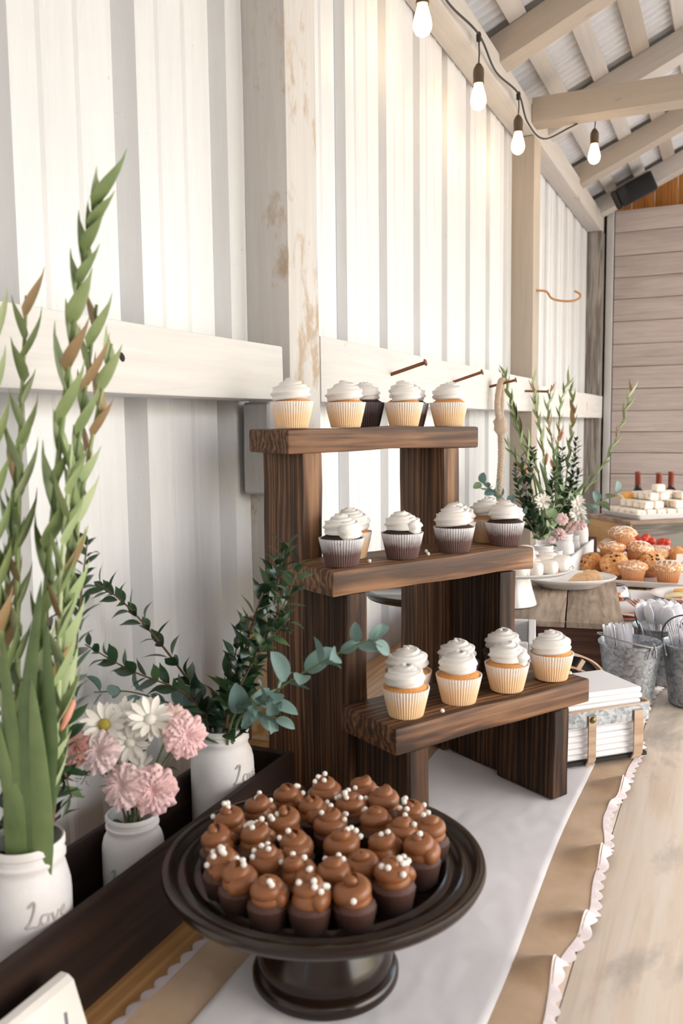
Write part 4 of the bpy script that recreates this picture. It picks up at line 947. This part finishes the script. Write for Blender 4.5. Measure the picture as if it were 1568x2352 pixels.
for x in (.0645,.160): sub('strap', strap((x,0),(x,NB),.0150 if x < .14 else .0185), BAND, nbk)
for y in (.035,.095): sub('strap', strap((NL,y),(0,y),.0135), BAND, nbk)
rivm = G().lathe([(0,.004),(.003,.0035),(.0055,.0015),(.006,0),(0,-.002)], 16).mesh(60)
for x in (.0645,): sub('rivet', rivm, BRASS, nbk, at(x,-.0045,NH-.014) @ Matrix.Rotation(pi/2,4,'X'))
def arch(r0, r1, y, w, th_, a0, a1, cx, hz):
    g = G(); n = 24; v = []; f = []
    for i in range(n+1):
        a = a0+(a1-a0)*i/n
        for rr in (r0, r0-th_):
            for yy in (y, y+w): v.append((cx+rr*cos(a), yy, hz+(rr*r1/r0)*sin(a)))
    for i in range(n):
        o = i*4; f += [(o,o+1,o+5,o+4),(o+1,o+3,o+7,o+5),(o+3,o+2,o+6,o+7),(o+2,o,o+4,o+6)]
    return g.add(v, f).mesh(40)
sub('handle_arch', arch(.105,.082,NB+.001,.020,.004,0,pi,.098,NH-.020), BAND, nbk); sub('handle_arch', arch(.078,.058,NB+.002,.018,.004,0,pi,.098,NH-.020), BAND, nbk)
sub('dark_lining', arch(.100,.077,NB+.019,.002,.022,0,pi,.098,NH-.020), LEATHER, nbk)
for a in (.95,1.57,2.2): sub('arch_slat', G().box((-.005,0,.058),(.005,.004,.081)).mesh(0), BAND, nbk, at(.098,NB+.004,NH-.020) @ Matrix.Rotation(pi/2-a,4,'Y'))
rnd = random.Random(9)
npm = board_mesh(.168,.118,.0105,.0035)
NTH = ['topmost','second','third','fourth','fifth','sixth','seventh','eighth','ninth','last but one','lowest']
for k in range(11):
    c = BM_ @ Vector((NL/2-.004+rnd.uniform(-.003,.003), NB/2+rnd.uniform(-.002,.002), .0140+.0108*k)); M = BM_.copy(); M.translation = c
    put('paper_napkin', npm, NAPKIN, None, M @ Matrix.Rotation(rnd.uniform(-.02,.02),4,'Z'), label=f'folded white paper napkin, {NTH[10-k]} from the top of the basket stack', category='napkin', group='napkins in the basket')

# ham platter, cheese plate
HC = Vector((.800,2.775,T0+.008))
hp = thing('oval_platter', 'white oval platter of sliced ham behind the spoon bucket', 'platter', rotz(.35, HC))
sub('dish', G().lathe([(r*.17,z*.8) for r,z in PLAT], 64, sy=.72).mesh(60), PORC, hp)
hsl = G().lathe([(0,0),(.052,0),(.055,.001),(.052,.0022),(0,.0022)], 28, lambda q,i: 1+.03*sin(4*q)+.02*sin(9*q)).mesh(50); hsl2 = hsl.copy(); hsl.materials.append(HAMD); hsl2.materials.append(HAM)
for k in range(9):
    p = HC + RV*(-.10+.022*k) + NV*.035 + Vector((0,0,.009+.0022*(k % 3)+.002*(k//3)))
    put('ham_slice', hsl2, None, None, at(*p) @ Matrix.Rotation(.06,4,NV) @ Matrix.Rotation(k*.7,4,'Z') @ Matrix.Diagonal((1.0,.8,1,1)), label='pale salmon pink ham slice lying flat at the front of the platter', category='ham slice', group='flat ham slices')
for k in range(15):
    p = HC + RV*(-.075+.0115*k) + NV*(-.012+.0012*k) + Vector((0,0,.034))
    M = frame(Vector((0,0,1))*.75+RV*.65, (0,0,1), p)
    put('ham_slice', hsl, None, None, M @ Matrix.Rotation(pi/2,4,'Y') @ Matrix.Rotation(pi/2,4,'Z') @ Matrix.Diagonal((.85,.42,1,1)), label='dark rimmed ham slice standing in the fanned row on the platter', category='ham slice', group='fanned ham slices')
fs = [HC + RV*.02+NV*.085+Vector((0,0,.032)), HC+RV*.06+NV*.085+Vector((0,0,.040)), HC+RV*.19+NV*.07+Vector((0,0,.052))]
sf = put('serving_fork', G().tube(spline(fs,6), [.0022]*13, 6).tube([fs[0],fs[0]-RV*.03+NV*.004-Vector((0,0,.004))],.0012,5).tube([fs[0],fs[0]-RV*.03-NV*.006-Vector((0,0,.004))],.0012,5).mesh(60), plain('polished steel', (.6,.6,.6), .2, 1), None, label='steel serving fork resting across the ham platter', category='fork')
KC = Vector((.872,3.09,T0+.002))
kp = thing('cheese_plate', 'white round plate of sliced cheese at the right frame edge', 'plate', at(*KC))
sub('dish', G().lathe([(r*.125,z*.8) for r,z in PLAT], 56).mesh(60), PORC, kp)
chm = G().grid(lambda u,v: ((u-.5)*.06, (v-.5)*.045, .0018+.004*sin(u*3)*sin(v*2.5)), 5, 4).grid(lambda u,v: ((u-.5)*.06, (v-.5)*.045, .004*sin(u*3)*sin(v*2.5)), 5, 4).mesh(180); chm2 = chm.copy(); chm.materials.append(CHEDDAR); chm2.materials.append(PALECH)
for k in range(10):
    p = KC + RV*(-.052+.011*k) + NV*(.050-.012*(k % 2)) + Vector((0,0,.009+.0022*k*.6))
    put('cheese_slice', chm, None, None, at(*p) @ Matrix.Rotation(.12,4,NV) @ Matrix.Rotation(.4+.2*(k % 3),4,'Z'), label='orange cheddar slice overlapping in the front row of the plate', category='cheese slice', group='orange cheese slices')
for k in range(9):
    p = KC + RV*(-.045+.011*k) + NV*(-.008-.010*(k % 2)) + Vector((0,0,.016+.0022*k*.6))
    put('cheese_slice', chm2, None, None, at(*p) @ Matrix.Rotation(.15,4,NV) @ Matrix.Rotation(.2*(k % 3),4,'Z'), label='pale cheese slice in the middle row of the plate', category='cheese slice', group='pale cheese slices')
for k in range(5):
    p = KC + RV*(-.0+.012*k) + NV*(-.055) + Vector((0,0,.022+.0022*k*.6))
    put('cheese_slice', chm, None, None, at(*p) @ Matrix.Rotation(.3*k,4,'Z'), label='orange cheese slice at the back of the plate', category='cheese slice', group='orange cheese slices at the back')

# muffin tray
mt = thing('muffin_tray', 'white rectangular tray stacked with muffins', 'tray', at(.76,3.44,T0+.008))
def rect_dish(a, b, h, lip):
    g = G(); pr = [(0,0,0),(.94,.94,0),(1-.02,1-.02,h*.6),(1,1,h),(1+lip,1+lip,h+.001),(1+lip,1+lip,h+.003),(.985,.985,h+.003),(.93,.93,.005),(0,0,.005)]
    rings = []; v = []; f = []
    for sx, sy, z in pr:
        if sx == 0: rings.append([len(v)]); v.append((0,0,z)); continue
        ring = []
        for cx, cy, a0 in ((1,1,0),(-1,1,pi/2),(-1,-1,pi),(1,-1,3*pi/2)):
            for k in range(5):
                q = a0+pi/2*k/4; ring.append(len(v)); v.append((cx*(a*sx-.012)+.012*cos(q), cy*(b*sy-.012)+.012*sin(q), z))
        rings.append(ring)
    n = 20
    for A, B_ in zip(rings, rings[1:]):
        for k in range(n):
            j = (k+1) % n
            if len(A) == 1: f.append((A[0],B_[j],B_[k]))
            elif len(B_) == 1: f.append((A[k],A[j],B_[0]))
            else: f.append((A[k],A[j],B_[j],B_[k]))
    return g.add(v, f).mesh(35)
sub('dish', rect_dish(.205,.20,.020,.03), PORC, mt)
mlm = G().lathe([(0,.0005),(.033,.0005),(.0345,.002),(.0455,.050),(.044,.050),(.0,.045)], 80, pleat(40)).mesh(0)
def mtop(seed, crumb):
    rnd_ = random.Random(seed); g = G(); 
    pr = [(.0445,.046),(.0515,.052),(.0525,.060),(.048,.072),(.038,.082),(.022,.088),(0,.090)] if not crumb else [(.0445,.046),(.0525,.049),(.054,.056),(.050,.066),(.040,.073),(.022,.077),(0,.078)]
    g.lathe(pr, 36, lambda q,i: 1+.025*sin(3*q+seed)+.015*sin(7*q+seed*2)+(.02*sin(23*q+i*5+seed) if crumb else 0))
    if crumb:
        for k in range(60):
            a = rnd_.random()*6.28; q = sqrt(rnd_.random())*.048; z = .0775-.022*(q/.05)**3
            g.lathe([(0,-1),(.9,-.4),(.8,.5),(0,1)], 5, M=at(q*cos(a),q*sin(a),z) @ Matrix.Scale(rnd_.uniform(.0025,.005),4))
    return g.mesh(180)
tops = [mtop(1,0), mtop(2,0), mtop(3,1), mtop(4,1)]
for k, me in enumerate(tops): me.materials.append(MUFT if k < 2 else CRUMB)
chipm = ball(8,5)
def drizzle(seed):
    r_ = random.Random(seed); g = G()
    for k in range(6):
        y = -.035+.014*k; P = []
        for j in range(8):
            x = -.045+.0129*j; q = min(1, sqrt(x*x+y*y)/.052); z = .0815-.024*q**3
            P.append((x, y+.008*sin(j*1.3+k+seed), z))
        g.tube(spline(P,3), .0016, 5)
    return g.mesh(60)
drz = [drizzle(1), drizzle(2)]
MF = [((0.669,3.316,0.772),0,0,'c','crumb muffin standing at the front of the tray'),((0.788,3.347,0.766),0,0,'d','dark crumb muffin at the front right of the tray'),
 ((0.530,3.430,0.777),-.75,.2,'h','chocolate chip muffin tipped left at the left end of the pile'),((0.600,3.386,0.792),-.3,.75,'h','chocolate chip muffin tipped forward, just right of the leftmost'),
 ((0.702,3.476,0.784),.15,.65,'h','chocolate chip muffin tipped forward in the middle of the pile'),((0.794,3.616,0.784),.4,.35,'h','chocolate chip muffin at the right end of the pile'),
 ((0.574,3.456,0.829),0,.1,'z','drizzled crumb muffin on the second layer, left'),((0.668,3.476,0.824),.1,.08,'z','drizzled crumb muffin on the second layer, right'),((0.726,3.609,0.792),.0,.1,'z','crumb muffin at the back of the pile, right'),
 ((0.611,3.478,0.878),0,.05,'z','topmost crumb muffin crowning the pile')]
for k, (p, tx, ty, kd, lab) in enumerate(MF):
    z = {0:T0+.0145,1:T0+.0145}.get(k, p[2])
    M = at(p[0],p[1],z) @ Matrix.Rotation(ty,4,-RV*-1) @ Matrix.Rotation(tx,4,-NV) @ Matrix.Rotation(k*1.1,4,'Z')
    t = thing('muffin', lab, 'muffin', M, 'muffins on the white tray')
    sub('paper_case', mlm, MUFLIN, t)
    top = tops[k % 2] if kd == 'h' else tops[2+k % 2]; tp = sub('muffin_top', top, None, t)
    if kd == 'h':
        r_ = random.Random(k)
        for j in range(19):
            a = r_.random()*6.28; q = sqrt(r_.random())*.046; s = r_.uniform(.0042,.0070); zz = .0895-.030*(q/.05)**2.6
            sub('chocolate_chip', chipm, CHIP, tp, at(q*cos(a),q*sin(a),zz) @ Matrix.Diagonal((s,s,s*.7,1)))
    if kd in 'zd': sub('icing_drizzle', drz[k % 2], ICING, tp)

# strawberries
SC_ = Vector((.600,3.93,T0+.008))
sp_ = thing('oval_platter', 'white oval platter of cut strawberries behind the muffins', 'platter', rotz(.42, SC_))
sub('dish', G().lathe([(r*.19,z*1.3) for r,z in PLAT], 64, sy=.62).mesh(60), PORC, sp_)
sbm = G().lathe([(0,0),(.008,.003),(.014,.012),(.016,.021),(.013,.029),(.006,.032),(0,.031)], 16).mesh(180)
rnd = random.Random(3)
for k in range(38):
    p = SC_ + RV*(-.02+.165*rnd.random()) + NV*rnd.uniform(-.05,.05); lv = (k % 4)
    M = at(p.x,p.y,SC_.z+.013+.019*lv) @ Matrix.Rotation(rnd.uniform(.6,1.5),4,Vector((rnd.uniform(-1,1),rnd.uniform(-1,1),0)).normalized()) @ Matrix.Scale(rnd.uniform(.85,1.2),4)
    put('strawberry', sbm, BERRY, None, M, label='red cut strawberry in the heap on the oval platter', category='strawberry', group='strawberries on the oval platter')
sr = SC_+RV*.07+NV*.05+Vector((0,0,.045))
for j, lab in enumerate(('white plastic tongs lying over the strawberries',)):
    P1 = [sr-RV*.06+NV*.01, sr-RV*.02+Vector((0,0,.012)), sr+RV*.05+Vector((0,0,.016)), sr+RV*.075+Vector((0,0,.006)), sr+RV*.05-Vector((0,0,.004)), sr-RV*.02+NV*.03-Vector((0,0,.008)), sr-RV*.05+NV*.03-Vector((0,0,.010))]
    put('serving_tongs', G().tube(spline(P1,6), .0032, 6).mesh(60), PLASTIC, None, label=lab, category='tongs')

# second crate, cheese cube tray
c2d = Vector((.77,.64,0)).normalized(); c2l = Vector((-c2d.y,c2d.x,0)); K0 = Vector((0.573,4.115,0.911)); HC2 = K0.z-T0-.002
cr2 = thing('wooden_crate', 'wooden crate with a yellow pine end and grey green stained side', 'crate', basis(c2d, c2l, (0,0,1), (K0.x,K0.y,T0+.002)))
CW2, CD2 = .62, .345
def c2b(nm_, a, b, m, seed=0): return cbox(nm_, a, b, m, seed, cr2, .0015)
c2b('end_board', (0,.0,0), (.014,CD2,HC2-.019), PINE); c2b('end_board', (CW2-.014,0,0),(CW2,CD2,HC2-.019), PINE)
c2b('side_board', (.0142,0,0),(CW2-.0142,.012,HC2-.019), CRATEG,2); c2b('side_board', (.0142,CD2-.012,0),(CW2-.0142,CD2,HC2-.019), CRATEG,3)
for i, (a, b) in enumerate(((-.004,.112),(.114,.235),(.237,CD2+.004))): c2b('top_plank', (-.004,a,HC2-.0185), (CW2+.004,b,HC2), CRATE, i+5)
KT = Vector((K0.x,K0.y,K0.z+.0008)) + c2d*.275 + c2l*.165
tr2 = thing('cheese_tray', 'white rectangular tray of stacked cream cheese cubes on the back crate', 'tray', basis(c2d, c2l, (0,0,1), KT))
sub('dish', rect_dish(.225,.150,.022,.03), PORC, tr2)
cbm = board_mesh(.050,.046,.036,.006,.0012,4)
lev = [([-.19+.0535*i for i in range(8)], [-.105,-.054,-.002,.05,.102], .0238, 'bottom'), ([-.135+.0545*i for i in range(6)], [-.082,-.030,.022,.074], .0604, 'second'), ([-.085+.056*i for i in range(4)], [-.050,.004,.058], .0970, 'third'), ([-.03], [-.02], .1336, 'top')]
rnd = random.Random(4)
for xs_, ys_, z, nm_ in lev:
    for x in xs_:
        for y in ys_:
            if nm_ != 'top' and rnd.random() < .06: continue
            lab = f'herb flecked cream cheese cube in the {nm_} layer of the pile' if nm_ != 'top' else 'single herb flecked cream cheese cube on top of the pile'
            put('cheese_cube', cbm, WRAP, None, basis(c2d, c2l, (0,0,1), KT + c2d*x + c2l*y + Vector((0,0,z))) @ Matrix.Rotation(rnd.uniform(-.05,.05),4,'Z'), label=lab, category='cheese', group='cream cheese cubes')
put('cheddar_wedge', G().prism([(-.045,0),(.045,0),(.040,.030),(-.043,.026)], -.03, .03).mesh(30), CHEDDAR, None, basis(c2d, c2l, (0,0,1), KT - c2d*.11 + c2l*.095 + Vector((0,0,.0790))), label='orange cheddar wedge at the back of the cheese cube pile', category='cheese')

# wine bottles
BPR = [(0,.004),(.025,.0),(.036,.002),(.0375,.008),(.0375,.19),(.036,.205),(.026,.225),(.017,.24),(.0145,.255),(.014,.285)]
FPR = [(.0147,.255),(.0152,.256),(.0150,.315),(.0160,.316),(.0160,.326),(.0150,.328),(0,.328)]
def bottle(lab, p, m, sq, tilt=0):
    t = thing('wine_bottle', lab, 'bottle', at(*p) @ Matrix.Rotation(tilt,4,'Y'))
    pr = [(r*sq if r > .02 else r, z) for r, z in BPR]
    sub('glass', G().lathe(pr, 32).mesh(50), m, t); sub('foil', G().lathe(FPR, 24).mesh(50), FOIL, t)
q1, q2, q3 = (0.632,4.900,1.084), (0.684,5.035,1.096), (0.522,4.994,1.089)
bottle('green wine bottle with a red foil neck, middle of the three', (q1[0],q1[1],T0+.001), WINE, .95)
bottle('amber wine bottle with red foil at the right', (q2[0],q2[1],T0+.001), AMBER, 1.15)
bottle('wine bottle hidden by the cheese pile, only its red foil showing', (q3[0],q3[1],T0+.001), WINE, .95, -.02)
db = (0.740,4.932,0.933)
board('serving_board', .30, .11, .018, CRATED, None, frame((.85,.25,-.30), (0,-.45,1), (db[0]+.03,db[1],db[2]-.01)), .003, label='dark wooden serving board leaning beside the wine bottles', category='board')
# white card at the right frame edge
wc = (0.883,3.436,0.779); M = frame(Vector((.86,.30,0)), (.10,-.25,1), (wc[0],wc[1],T0+.003+.055))
wcd = thing('white_card', 'white lettered card standing beside the muffin tray at the frame edge', 'sign', M)
sub('panel', board_mesh(.16,.004,.115,.0006), CARD, wcd)
sub('lettering', G().tube(spline([(-.046,-.0028,.022),(-.056,-.0028,.026),(-.063,-.0028,.008),(-.056,-.0028,-.012),(-.045,-.0028,-.008)],6), .0012, 5).tube(spline([(-.036,-.0028,.004),(-.040,-.0028,-.008),(-.030,-.0028,-.010),(-.026,-.0028,.004),(-.034,-.0028,.006)],6), .0012, 5).mesh(60), INK, wcd)
sub('easel_back', G().box((-.02,.002,-.055),(.02,.03,-.05)).mesh(0), CARD, wcd)

# ------------------------------------------------------------------ far trough of white jars with flowers
f0, f1, g0_, g1_ = 2.62, 3.74, .368, .470
ft = thing('flower_trough', 'whitewashed trough of white jars further along the wall', 'planter box', at(.42,3.2,T0+.008))
brd('front_board', (g1_-.012,f0,T0+.0085),(g1_,f1-.0145,T0+.112), WHITEW, ft); brd('back_board', (g0_,f0,T0+.0085),(g0_+.012,f1-.0145,T0+.112), WHITEW, ft)
brd('end_board', (g0_-.003,f1-.014,T0+.0085),(g1_+.012,f1,T0+.122), CRATED, ft); brd('end_board', (g0_+.0122,f0+.002,T0+.0085),(g1_-.0122,f0+.014,T0+.112), WHITEW, ft)
brd('bottom_board', (g0_+.0122,f0+.0142,T0+.0085),(g1_-.0122,f1-.0147,T0+.016), WHITEW, ft)
ZF = T0+.0167; FJ = 'white jars in the far trough'; jx = .419
jar('white jar of myrtle nearest the cupcake stand in the far trough', (jx,2.93,ZF), .0382, .172, -.6, FJ, False, seed=1)
jar('tiny white bottle with pink buds, second in the far trough', (jx+.008,3.13,ZF), .0235, .128, -.6, FJ, False)
jar('white jar with a dark worn patch, third in the far trough', (jx,3.32,ZF), .0370, .165, -.6, FJ, False)
jar('narrow white bottle, fourth in the far trough', (jx+.008,3.49,ZF), .0235, .140, -.6, FJ, False)
jar('largest white jar at the far end of the far trough', (jx,3.655,ZF), .0380, .190, -.9, FJ, False)
FG = 'gladiolus stems in the far trough'
def D(pts, d): return pts
gl = [('gladiolus spike behind the hanging rope', [(0.391,3.012,0.956), (0.368,3.023,1.151), (0.318,3.017,1.310), (0.279,3.015,1.453), (0.258,3.016,1.543)], 1),
 ('low gladiolus spike left of the rope', [(0.389,2.989,0.959), (0.365,2.996,1.123), (0.326,2.988,1.210), (0.282,2.977,1.288), (0.248,2.969,1.360)], 3),
 ('gladiolus spike right of the rope', [(0.394,3.024,0.954), (0.383,3.040,1.150), (0.346,3.037,1.271), (0.300,3.028,1.377), (0.274,3.025,1.461)], 0),
 ('gladiolus spike in front of the tan post', [(0.393,3.045,0.952), (0.399,3.068,1.134), (0.379,3.077,1.301), (0.359,3.080,1.407), (0.342,3.084,1.517)], 2),
 ('gladiolus spike with a forked tip right of the tan post', [(0.375,3.421,0.930), (0.363,3.438,1.141), (0.344,3.446,1.287), (0.327,3.449,1.387), (0.336,3.466,1.507)], 2),
 ('middle gladiolus spike with coral buds', [(0.378,3.444,0.927), (0.363,3.461,1.140), (0.364,3.480,1.310), (0.367,3.495,1.437), (0.392,3.516,1.527)], 4),
 ('gladiolus spike next right of the coral budded one', [(0.384,3.468,0.924), (0.393,3.496,1.138), (0.402,3.516,1.285), (0.408,3.530,1.386), (0.397,3.538,1.508)], 0),
 ('gladiolus spike leaning far right in front of the planks', [(0.392,3.472,0.924), (0.435,3.482,1.042), (0.540,3.504,1.211), (0.604,3.507,1.378), (0.630,3.510,1.497)], 0)]
for k, (lab, p, bd) in enumerate(gl): gladiolus(lab, p, FG, .30, .032, 1.05, (GREEN,GREENB,BROWNT) if k != 7 else (GREENB,GREEN,BROWNT), .004, bd, 40+k)
for j, pp in enumerate(([(0.391,3.012,0.963),(0.405,3.009,1.078),(0.367,3.004,1.190)],[(0.404,3.018,0.963),(0.420,3.019,1.107),(0.384,3.016,1.227)],[(0.378,3.423,0.935),(0.375,3.414,1.075),(0.354,3.422,1.227)],[(0.394,3.430,0.934),(0.407,3.424,1.024),(0.498,3.458,1.167)],[(0.391,3.428,0.934),(0.386,3.422,1.092),(0.363,3.429,1.260)])):
    sword(('left sword leaf of the nearest far jar','right sword leaf of the nearest far jar','sword leaf in the middle of the far bouquet','sword leaf under the far right leaning spike','upright sword leaf beside the middle spike')[j], pp, 'sword leaves in the far trough', .030)
FM = 'myrtle in the far trough'
for k, (lab, p) in enumerate((('bushy myrtle sprig at the left of the nearest far jar', [(0.388,2.967,0.964),(0.376,2.948,1.038),(0.350,2.947,1.141),(0.335,2.952,1.252)]),('myrtle sprig leaning left under the rope', [(0.383,2.965,0.964),(0.355,2.930,1.068),(0.329,2.928,1.157),(0.322,2.932,1.216)]),('myrtle sprig in the middle of the nearest far jar', [(0.399,2.972,0.964),(0.384,2.953,1.052),(0.366,2.959,1.185),(0.369,2.970,1.273)]),
   ('low myrtle sprig over the rim of the nearest far jar', [(0.400,2.950,0.964),(0.408,2.925,0.997),(0.382,2.919,1.056),(0.371,2.921,1.114)]),
   ('tall myrtle sprig right of the coral buds', [(0.391,3.428,0.934),(0.394,3.421,1.058),(0.381,3.427,1.159),(0.387,3.441,1.268)]),('tall myrtle sprig with its tip near the leaning spike', [(0.394,3.430,0.934),(0.408,3.430,1.075),(0.427,3.450,1.184),(0.432,3.465,1.293)]),('dark myrtle sprig at right of the far bouquet', [(0.397,3.431,0.934),(0.416,3.428,1.024),(0.435,3.447,1.125),(0.448,3.459,1.175)]),('short dark myrtle sprig behind the pink carnations', [(0.391,3.428,0.934),(0.394,3.390,0.976),(0.403,3.404,1.060),(0.408,3.411,1.110)]),('dark myrtle sprig between the two far jars', [(0.412,2.978,0.964),(0.422,3.014,1.048),(0.428,3.026,1.137),(0.431,3.034,1.197)]))):
    branch('myrtle_branch', lab, 'branch', p, FM, 'myrt', (MYRT,MYRTB), .0115, .9, 1.6, .08, .0018, 60+k)
FE = 'eucalyptus in the far trough'
for k, (lab, p, m_, s) in enumerate((('eucalyptus branch reaching left behind the cupcake', [(0.396,2.959,0.963),(0.367,2.878,1.045),(0.310,2.837,1.105),(0.272,2.813,1.142),(0.235,2.788,1.167)], EUC, 1.35),('eucalyptus branch reaching right toward the cheese', [(0.410,3.415,0.932),(0.453,3.396,0.986),(0.503,3.381,1.039),(0.558,3.387,1.073),(0.616,3.395,1.107)], EUC, 1.7),('sage eucalyptus sprig over the nearest far jar', [(0.403,2.952,0.967),(0.446,2.892,1.046),(0.465,2.885,1.105),(0.496,2.904,1.147)], EUCG, 1.15),('drooping sage eucalyptus sprig in front of the jars', [(0.403,2.952,0.967),(0.450,2.871,1.041),(0.462,2.853,1.029),(0.457,2.836,0.988)], EUCG, 1.15),('sage eucalyptus sprig in the middle of the far bouquet', [(0.414,2.968,0.968),(0.462,2.944,1.056),(0.493,2.963,1.099),(0.519,2.978,1.128)], EUCG, 1.1))):
    branch('eucalyptus_branch', lab, 'branch', p, FE, 'euc', (m_,EUCG), .036, 1.1, s, .25, .0018, 80+k, STEMG, .9, .75)
FC = 'flowers in the far trough'
daisy('white daisy left in the far bouquet', (0.414,2.968,0.968), (0.428,2.868,1.102), (.3,-.8,.4), FC, 1.2, 11, PETW)
daisy('white daisy at right of the far bouquet, upper', (0.397,3.410,0.937), (0.462,3.363,1.051), (.5,-.7,.4), FC, 1.35, 12, PETW)
daisy('white daisy at right of the far bouquet, lower', (0.397,3.410,0.937), (0.461,3.359,1.015), (.3,-.8,.3), FC, 1.35, 13, PETW)
for k, (lab, b, h, s) in enumerate((('pink carnation left of the far bottles', (0.387,3.405,0.937), (0.411,3.312,0.998), 1.1),('pink carnation at the right of the far bouquet', (0.397,3.539,0.911), (0.448,3.480,0.969), 1.35),('pale pink carnation beside the right one', (0.394,3.538,0.911), (0.420,3.467,0.960), 1.1),('small pink carnation low over the tiny bottle', (0.408,3.126,0.917), (0.445,3.071,0.972), .95),('pink bud in the tiny bottle', (0.408,3.126,0.917), (0.421,3.058,0.954), .75),('tiny pink carnation at the neck of the narrow bottle', (0.394,3.538,0.911), (0.412,3.460,0.938), .8))):
    carnation(lab, b, h, (.35,-.85,.35), FC, PETP if k != 2 else PETPB, s, k)
branch('filler_sprig', 'small leafy sprig in the tiny bottle of the far trough', 'branch', [(0.408,3.126,0.917),(0.425,3.070,0.950),(0.442,3.058,0.968)], FC, 'myrt', (MYRT,MYRTB), .012, 1.0, .8, .1, .001, 95)
